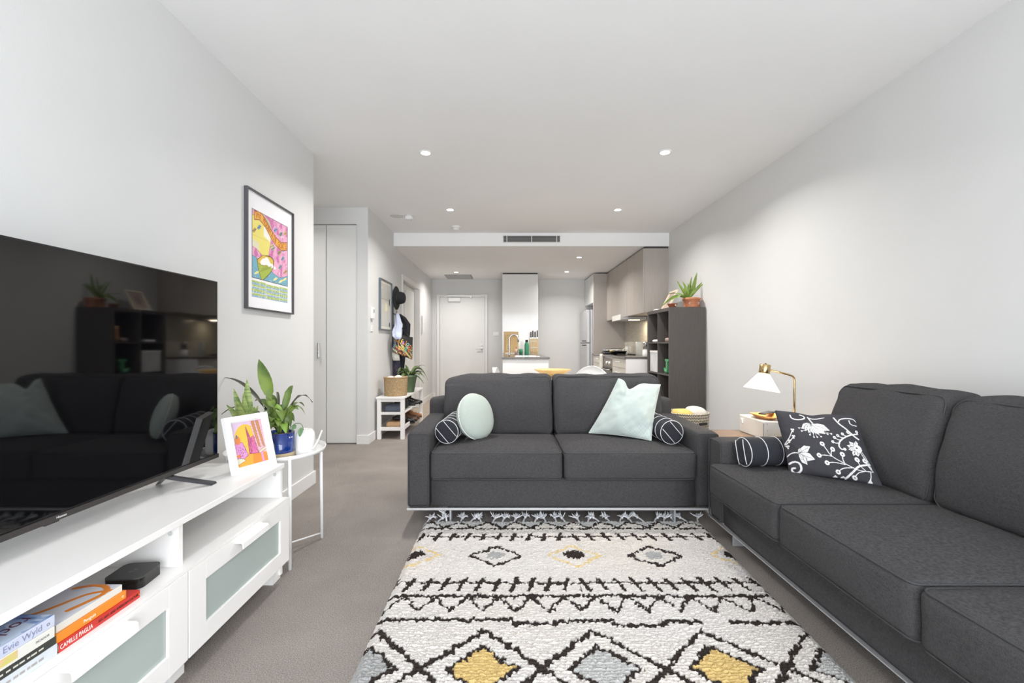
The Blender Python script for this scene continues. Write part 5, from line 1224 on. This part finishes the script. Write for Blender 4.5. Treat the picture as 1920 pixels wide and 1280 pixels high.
    single('shell_ornament', soft_box(BM(), 1.80, 1.845, 5.46, 5.58, ZT, ZT+.018, r=.009, n=6, wr=.003), M['white'], (1.82, 5.52, ZT), 'small white ornament at the far edge of the cube shelf top', 'ornament', None, True)
cube_shelf()

# ------------------------------------------------------------------ corner behind the sofas: laundry basket, little table, box, lamp
def zigzag_mat():
    m = bpy.data.materials.new('zigzag_weave'); m.use_nodes = True; nt = m.node_tree; N, L = nt.nodes, nt.links; b = N['Principled BSDF']; b.inputs['Roughness'].default_value = .85
    tc = N.new('ShaderNodeTexCoord'); sp = N.new('ShaderNodeSeparateXYZ'); L.new(tc.outputs['Object'], sp.inputs[0])
    def ma(op, a, b_=None):
        n = N.new('ShaderNodeMath'); n.operation = op
        for i, x in enumerate((a, b_)):
            if x is None: continue
            if hasattr(x, 'is_linked'): L.new(x, n.inputs[i])
            else: n.inputs[i].default_value = x
        return n.outputs[0]
    ang = ma('MULTIPLY', ma('ARCTAN2', sp.outputs[1], sp.outputs[0]), 13.0)
    tri = ma('PINGPONG', ang, .5)
    z = ma('ADD', ma('MULTIPLY', sp.outputs[2], 40.0), ma('MULTIPLY', tri, 1.4))
    f = ma('FRACT', z); st = ma('GREATER_THAN', f, .52)
    mx = N.new('ShaderNodeMix'); mx.data_type = 'RGBA'; mx.inputs[6].default_value = lin((222, 212, 192)); mx.inputs[7].default_value = lin((54, 50, 48)); L.new(st, mx.inputs[0]); L.new(mx.outputs[2], b.inputs['Base Color'])
    return m
lb = (1.60, 4.02, 0)
t = weave_basket('round black and cream zigzag woven laundry basket behind the two-seat sofa', lb, .15, .178, .49, zigzag_mat())
obj('handle', soft_box(BM(), -.045, .045, -.183, -.172, .40, .425, r=.005, n=6, M=Matrix.Translation(lb) @ Matrix.Rotation(.42, 4, 'Z')), M['black'], t, True)
def blanket(label, x0, x1, y0, y1, z0, z1, m, seed):
    single('blanket', soft_box(BM(), x0, x1, y0, y1, z0, z1, r=.035, bulge=(0, 0, .012), n=14, wr=.01, seed=seed), m, ((x0+x1)/2, (y0+y1)/2, z0), label, 'blanket', None, True)
blanket('yellow knitted blanket on the left side of the zigzag basket', 1.475, 1.62, 3.90, 4.10, .40, .515, mat('yellow_knit', (228, 204, 120), .95, vscale=80, var=.15, bump=.8, bscale=110), 3)
blanket('cream folded blanket on the right side of the zigzag basket', 1.605, 1.74, 3.92, 4.12, .40, .525, mat('cream_knit', (228, 222, 212), .95, vscale=80, var=.08, bump=.6, bscale=110), 6)
wtab = mat('pale_birch', (224, 196, 152), .45, vscale=5, col2=(208, 178, 132), stretch=(1, 12, 12))
wdark = mat('walnut_top', (120, 96, 74), .25, vscale=5, col2=(98, 76, 58), stretch=(1, 12, 12))
t = thing('side_table', 'small wooden corner table between the two charcoal sofas', 'side table', (1.74, 3.0, 0))
obj('tabletop', B(1.315, 2.15, 2.72, 3.14, .48, .50, bev=.003), wdark, t)
for x in (1.34, 2.09):
    for y in (2.735, 3.09): obj('leg', B(x, x+.035, y, y+.035, 0, .48, bev=.002), wdark, t)
TZ = .5005
t = thing('desk_organiser', 'low white plastic box unit on the corner table under the lamp', 'box', (1.70, 2.97, TZ))
obj('housing', B(1.59, 1.80, 2.80, 3.10, TZ, .612, bev=.004), mat('warm_white_plastic', (240, 236, 228), .4, var=.01), t)
b = BM(); box(b, 1.5885, 1.5897, 2.805, 2.812, TZ+.01, .60); obj('seam', b, M['slat'], t)
for z in (.555, .595): obj('stud', B(1.606, 1.610, 2.798, 2.7998, z, z+.004), M['slat'], t)
obj('side_clip', B(1.580, 1.5898, 3.05, 3.07, .56, .59, bev=.002), M['whitemet'], t)
single('wooden_block', B(1.645, 1.73, 2.755, 2.79, TZ, TZ+.028, bev=.002), wtab, (1.68, 2.77, TZ), 'small pale wooden block in front of the white box unit', 'block')
wt = thing('wooden_tray', 'oval honey wooden dish on the white box unit', 'dish', (1.665, 2.93, .6125))
b = BM(); rings = []
for rx, ry, z in ((.045, .06, .0005), (.07, .105, .018), (.075, .112, .026), (.069, .105, .026), (.06, .09, .012), (.03, .04, .007)):
    rings.append([b.verts.new(Vector((1.665+rx*math.cos(2*PI*i/36), 2.93+ry*math.sin(2*PI*i/36), .6125+z+.004*math.cos(4*PI*i/36)*(z > .01)))) for i in range(36)])
for A, Q in zip(rings, rings[1:]):
    for i in range(36): b.faces.new((A[i], A[(i+1) % 36], Q[(i+1) % 36], Q[i]))
b.faces.new(list(reversed(rings[0]))); b.faces.new(rings[-1])
obj('dish', b, mat('teak', (206, 150, 88), .45, vscale=6, col2=(180, 122, 66), stretch=(8, 1, 8)), wt, True)
t = thing('remote_control', 'black handset lying across the oval wooden dish', 'remote', (1.68, 2.92, .642))
b = B(-.022, .022, -.075, .075, 0, .009, bev=.002); b.transform(Matrix.Translation((1.68, 2.93, .6435)) @ Matrix.Rotation(-.9, 4, 'Z')); obj('casing', b, mat('handset_black', (26, 26, 28), .25), t)
def lamp():
    c = (1.85, 2.92, TZ); t = thing('table_lamp', 'brass reading lamp with a lit white cone shade on the corner table', 'lamp', c); x, y = c[0], c[1]
    obj('base', lathe(BM(), [(0, .0005), (.048, .0005), (.05, .006), (.046, .012), (0, .014)], c, 32), M['brass'], t, True)
    dirx = Vector((-1, -.05, 0)).normalized(); top = Vector((x, y, .845)); pts = [(x, y, TZ+.012), (x, y, .72), (x, y, .865), ]+[(x-.03+.03*math.cos(a), y, .865+.025*math.sin(a)) for a in (.4, .8, 1.2)]+[(x-.05, y-.002, .898), (x-.17, y-.008, .926)]
    b = BM(); tube(b, pts, .0062, 12); obj('pole', b, M['brass'], t, True)
    R = Matrix.Translation((x-.195, y-.01, .936)) @ Matrix.Rotation(.16, 4, 'Y')
    b = BM(); lathe(b, [(0, .033), (.006, .033), (.006, .026), (.030, .025), (.032, .022), (.032, -.030), (.030, -.034), (0, -.034)], n=32, M=R); hd = obj('lamp_holder', b, M['brass'], t, True)
    sh = mat('lit_opal_glass', (255, 250, 240), .3, emit=1.35)
    obj('lamp_shade', lathe(BM(), [(.028, -.032), (.036, -.040), (.104, -.138), (.102, -.139), (.034, -.043), (.0, -.040)], n=48, M=R), sh, t, True)
    l = bpy.data.lights.new('bulb', 'POINT'); l.energy = 5.5; l.color = (1, .83, .6); l.shadow_soft_size = .03
    o = bpy.data.objects.new('bulb', l); C.objects.link(o); o.parent = t; o.location = Vector((x-.215, y-.01, .82))-Vector(c)
lamp()

# ------------------------------------------------------------------ cushions
def bolster(label, p0, p1, r, roll=0.):
    p0, p1 = Vector(p0), Vector(p1); ax = (p1-p0).normalized(); t = thing('bolster', label, 'cushion', (p0+p1)/2-Vector((0, 0, r)))
    a = ax.cross(Vector((0, 0, 1))).normalized(); c = ax.cross(a); L = (p1-p0).length
    Mx = axes(a, c, ax, p0)
    m = mat('black_cotton_bolster', (42, 43, 50), .9, var=.12, vscale=60, bump=.3, bscale=300); wm = mat('white_cord', (222, 222, 224), .8, var=.02)
    prof = [(0, .004), (r*.5, -.002), (r*.9, .002), (r*.985, .012), (r, .03), (r*1.01, L*.5), (r, L-.03), (r*.985, L-.012), (r*.9, L-.002), (r*.5, L+.002), (0, L-.004)]
    obj('cover', lathe(BM(), prof, n=40, M=Mx), m, t, True)
    b = BM()
    for s in (.012, L*.27, L*.5, L*.73, L-.012):
        tube(b, [Mx @ Vector((r*1.008*math.cos(2*PI*i/40), r*1.008*math.sin(2*PI*i/40), s)) for i in range(40)], .0022, 6, closed=True)
    for e, sg in ((-.0005, 1), (L+.0005, 1)):
        for off in (-.45, .45):
            h = math.sqrt(1-off*off)*r*.96; P = [Mx @ (Matrix.Rotation(roll, 4, 'Z') @ Vector((off*r, k*h, (.0 if abs(k) > .9 else -.0025)*(1 if e < 0 else -1)+e))) for k in (-1, -.6, 0, .6, 1)]
            tube(b, P, .0022, 6)
    obj('piping', b, wm, t, True)
bolster('black bolster with white stripes by the left arm of the two-seat sofa', (-.385, 2.92, .525), (-.345, 3.25, .535), .075, -.72)
bolster('black bolster with white stripes by the right arm of the two-seat sofa', (1.062, 2.90, .525), (1.025, 3.24, .535), .075, -.72)
bolster('black bolster with white hoops at the far end of the three-seat sofa', (1.232, 2.385, .525), (1.60, 2.42, .53), .073, -.25)
def pillow_mesh(name, tl, tr, br, bl, thick, n=40, sag=0., nrm=None, pinch=.06, fnx=None, power=.55, wr=.004, seed=0, cv=None, notch=0.):
    """two sewn panels spanned between four corners; returns (front, back) meshes; front bulges along nrm"""
    tl, tr, br, bl = map(Vector, (tl, tr, br, bl)); nrm = nrm or ((tr-tl).cross(tl-bl)).normalized()
    s = np.linspace(-1, 1, n); S, T = np.meshgrid(s, s)   # T=-1 bottom
    A = (S+1)/2; Bv = (T+1)/2
    e = 1-pinch*(1-T**2); f = 1-pinch*(1-S**2); As = .5+(A-.5)*e; Bs = .5+(Bv-.5)*f
    upv = ((tl+tr)/2-(bl+br)/2)
    Bs = Bs-notch*np.exp(-((S-sag)/.28)**2)*np.clip(Bv, 0, 1)**3
    P = np.zeros((n, n, 3))
    for k in range(3): P[..., k] = bl[k]*(1-As)*(1-Bs)+br[k]*As*(1-Bs)+tr[k]*As*Bs+tl[k]*(1-As)*Bs
    h = ((1-S**2).clip(0)*(1-T**2).clip(0))**power*thick*.5
    h2 = h*(1-.55*notch*6*np.exp(-((S-sag)/.22)**2)*np.clip(Bv-.25, 0, 1))
    wv = (vnoise(A*5+seed, Bv*5, seed) + .5*vnoise(A*11+seed, Bv*11, seed+1))*wr*4*np.minimum(1, h/(thick*.15)); N_ = np.array(nrm)
    Fm = P+N_*(h2+wv)[..., None]; Bm = P-N_*(h-wv*.5)[..., None]
    return Fm.reshape(-1, 3), Bm.reshape(-1, 3), n
def make_pillow(name, label, loc, Fp, Bp, n, mf, mb, col=None, edge=None):
    t = thing(name, label, 'cushion', loc)
    obj('front_cover', grid_mesh('front_cover', Fp, n, n, col), mf, t, True)
    idx = np.arange(n*n).reshape(n, n)[:, ::-1].reshape(-1); obj('back_cover', grid_mesh('back_cover', Bp[idx], n, n), mb, t, True)
    G = Fp.reshape(n, n, 3); loop = list(G[0, :-1])+list(G[:-1, -1])+list(G[-1, :0:-1])+list(G[:0:-1, 0])
    b = BM(); tube(b, [Vector(p) for p in loop[::2]], .0028, 6, closed=True); obj('seam', b, edge or mb, t, True); return t
# mint corduroy
m_cord = bpy.data.materials.new('mint_corduroy'); m_cord.use_nodes = True; nt = m_cord.node_tree; N, L = nt.nodes, nt.links; bs = N['Principled BSDF']; bs.inputs['Roughness'].default_value = .9; bs.inputs['Sheen Weight'].default_value = .3
a_ = N.new('ShaderNodeAttribute'); a_.attribute_name = 'paint'; L.new(a_.outputs['Color'], bs.inputs['Base Color'])
Fp, Bp, n = pillow_mesh('x', (.80, 3.24, .845), (1.085, 3.20, .805), (.945, 2.965, .462), (.585, 3.22, .462), .17, n=240, sag=-.30, notch=.14, nrm=Vector((-.15, -.95, .28)).normalized(), pinch=.05, wr=.005, seed=3)
g = Fp.reshape(n, n, 3); S = np.linspace(0, 1, n)[None, :].repeat(n, 0); ribs = .5+.5*np.cos((S*46+np.linspace(0, 1, n)[:, None]*-3)*2*PI)
c1, c2 = np.array(lin((203, 212, 207))), np.array(lin((166, 180, 176))); colr = c1*(ribs[..., None])+c2*(1-ribs[..., None])
make_pillow('throw_cushion', 'mint corduroy cushion with a chopped top on the right seat of the two-seat sofa', (.77, 3.1, .45), Fp, Bp, n, m_cord, mat('mint_back', (204, 212, 204), .9, var=.05), colr.reshape(-1, 4))
# round pale green cushion
t = thing('round_cushion', 'round pale sage cushion with white piping beside the left bolster', 'cushion', (-.20, 3.06, .45))
rc = Vector((-.195, 3.07, .605)); Rm = Matrix.Translation(rc) @ Vector((.74, -.60, .30)).normalized().to_track_quat('Z', 'Y').to_matrix().to_4x4()
R0 = .158; prof = [(0, .052), (.05, .050), (.10, .040), (.135, .026), (.152, .010), (R0, -.012), (R0-.005, -.034), (.140, -.052), (.10, -.068), (0, -.076)]
def obulge(b):
    for v in b.verts: v.co += mnoise.noise_vector(v.co*6)*.006
    return b
obj('cover', obulge(lathe(BM(), prof, n=64, M=Rm)), mat('sage_linen', (184, 194, 186), .9, vscale=120, var=.05, bump=.3, bscale=260), t, True)
b = BM(); tube(b, [Rm @ Vector((R0*math.cos(2*PI*i/64), R0*math.sin(2*PI*i/64), -.012))+mnoise.noise_vector((Rm @ Vector((R0*math.cos(2*PI*i/64), R0*math.sin(2*PI*i/64), -.012)))*6)*.006 for i in range(64)], .003, 6, closed=True)
b2 = b; obj('piping', b2, mat('white_piping', (232, 232, 230), .8), t, True)
# floral cushion: pattern given on the photo crop, mapped to the unit square of the cloth
Q = [(690, 1090), (1530, 1200), (1310, 585), (620, 545)]
def inv(px, py):
    s, t_ = .5, .5
    for _ in range(12):
        f = [Q[0][k]*(1-s)*(1-t_)+Q[1][k]*s*(1-t_)+Q[2][k]*s*t_+Q[3][k]*(1-s)*t_ for k in (0, 1)]
        ds = [(Q[1][k]-Q[0][k])*(1-t_)+(Q[2][k]-Q[3][k])*t_ for k in (0, 1)]; dt = [(Q[3][k]-Q[0][k])*(1-s)+(Q[2][k]-Q[1][k])*s for k in (0, 1)]
        ex, ey = px-f[0], py-f[1]; D = ds[0]*dt[1]-ds[1]*dt[0]; s += (ex*dt[1]-ey*dt[0])/D; t_ += (ds[0]*ey-ds[1]*ex)/D
    return (s, t_)
cv = Canvas(1, 1, 230, 230, (58, 57, 62)); Wt, Dk = (236, 234, 232), (58, 57, 62); K = 1/720
I = lambda pts: [inv(*p) for p in pts]
def cur(pts, w): cv.curve(I(pts), w*K*1.1, Wt)
def dot(x, y, r, hole=0):
    p = inv(x, y); cv.ell(p[0], p[1], r*K*.9, r*K*1.15, Wt)
    if hole: cv.ell(p[0], p[1], hole*K, hole*K*1.2, Dk)
def petal(x0, y0, x1, y1, w, vein=True):
    w *= 1.2
    dx, dy = x1-x0, y1-y0; L_ = math.hypot(dx, dy); nx_, ny_ = -dy/L_*w, dx/L_*w
    cv.poly(I([(x0, y0), (x0+dx*.3+nx_*.8, y0+dy*.3+ny_*.8), (x0+dx*.6+nx_, y0+dy*.6+ny_), (x1, y1), (x0+dx*.6-nx_, y0+dy*.6-ny_), (x0+dx*.3-nx_*.8, y0+dy*.3-ny_*.8)]), Wt, Dk, 4.2*K)
    if vein: cv.stroke(I([(x0+dx*.15, y0+dy*.15), (x0+dx*.8, y0+dy*.8)]), 3.5*K, Dk)
cur([(752, 588), (762, 615), (800, 628), (850, 622), (876, 605), (868, 585), (840, 578)], 11)
cur([(905, 590), (925, 625), (945, 655)], 12); cur([(905, 595), (960, 608), (1050, 606)], 8)
for x, y, w in ((838, 715, 26), (868, 738, 22), (905, 755, 22), (950, 765, 20), (1000, 770, 24), (1055, 765, 30), (1100, 735, 26)): petal(930, 655, x, y, w)
for x, y in ((820, 707), (842, 735), (915, 768), (950, 787), (980, 787), (1015, 785), (1075, 765), (1108, 764)): cur([(940, 690), ((940+x)/2, (700+y)/2), (x, y)], 3); dot(x, y, 8)
cur([(1135, 612), (1180, 670), (1240, 720), (1300, 775), (1350, 812)], 13); cur([(1175, 650), (1190, 628), (1240, 618), (1300, 625), (1330, 650)], 9); cur([(1268, 640), (1275, 665), (1300, 682), (1335, 688)], 9)
cur([(1340, 765), (1280, 775), (1220, 800), (1180, 835), (1172, 870), (1190, 898), (1222, 905)], 11); dot(1222, 900, 14, 0)
for x, y, a, b_ in ((1118, 835, 1180, 845), (1135, 797, 1195, 820), (1165, 780, 1225, 800), (1208, 765, 1262, 785), (1255, 750, 1300, 772), (1335, 745, 1345, 765)): cur([(a, b_), ((a+x)/2, (b_+y)/2+8), (x, y)], 7); dot(x, y, 14, 4)
cur([(660, 962), (700, 935), (745, 922), (800, 928)], 9)
for x, y, w in ((910, 874, 30), (948, 988, 30), (874, 1030, 24), (835, 985, 16), (815, 885, 14)): petal(790, 930, x, y, w)
cur([(690, 1012), (735, 998), (785, 1008), (808, 1045), (795, 1080), (755, 1092), (718, 1075), (718, 1052), (745, 1050)], 17)
for x, y in ((755, 728), (758, 785), (712, 820), (692, 870)):
    cur([(655, 850), ((655+x)/2+6, (840+y)/2+14), (x, y)], 7)
    for dx, dy in ((-8, -8), (10, -6), (2, 10)): dot(x+dx, y+dy, 9)
cur([(1020, 850), (1055, 900), (1100, 958), (1200, 1015), (1320, 1072), (1400, 1085), (1465, 1090)], 7)
cur([(985, 950), (1040, 950), (1100, 960)], 7); cur([(1110, 905), (1096, 930), (1100, 960)], 7); cur([(1055, 1015), (1120, 1012), (1215, 1030)], 7); cur([(1195, 950), (1200, 990), (1218, 1028)], 7); cur([(1150, 1092), (1200, 1062), (1290, 1058)], 7); cur([(1325, 992), (1350, 1040), (1395, 1080)], 6); cur([(1395, 1000), (1420, 1040), (1460, 1085)], 6); cur([(1295, 1140), (1330, 1100), (1390, 1085)], 6); cur([(1432, 1168), (1440, 1130), (1440, 1092)], 6)
for x, y in ((1020, 850), (985, 950), (1055, 1015), (1112, 900), (1197, 945), (1325, 990), (1395, 1000), (1152, 1093), (1298, 1140)): dot(x, y, 22, 6)
cv.poly(I([(1410, 1180), (1432, 1145), (1455, 1185)]), Wt); cv.poly(I([(1100, 1135), (1125, 1118), (1150, 1140)]), Wt); cv.poly(I([(1165, 1142), (1195, 1125), (1225, 1145)]), Wt)
cur([(1215, 1150), (1280, 1095), (1340, 1045), (1435, 1030)], 15)
for x, y, w in ((1240, 865, 18), (1262, 830, 16), (1322, 822, 18), (1290, 960, 20), (1340, 965, 22), (1372, 930, 20), (1250, 900, 16)): petal(1325, 895, x, y, w)
dot(1340, 895, 34, 0); dot(1328, 890, 8, 8); cur([(1360, 930), (1400, 990), (1445, 1070)], 6); cur([(1375, 930), (1415, 990), (1455, 1075)], 5)
Fp, Bp, n = pillow_mesh('x', (1.405, 2.375, .742), (1.70, 2.225, .742), (1.69, 2.045, .452), (1.40, 2.245, .452), .15, n=230, sag=-.1, notch=.035, nrm=Vector((-.50, -.80, .25)).normalized(), pinch=.03, wr=.0035, seed=2, power=.5)
mfl = mat('floral_cotton', (255, 255, 255), .85, attr='paint', var=.05, vscale=100, bump=.2, bscale=300)
make_pillow('throw_cushion', 'dark cushion with white flowers and tendrils on the three-seat sofa', (1.56, 2.2, .44), Fp, Bp, n, mfl, mat('dark_cotton', (56, 56, 64), .9, var=.05), cv.c.reshape(-1, 4))
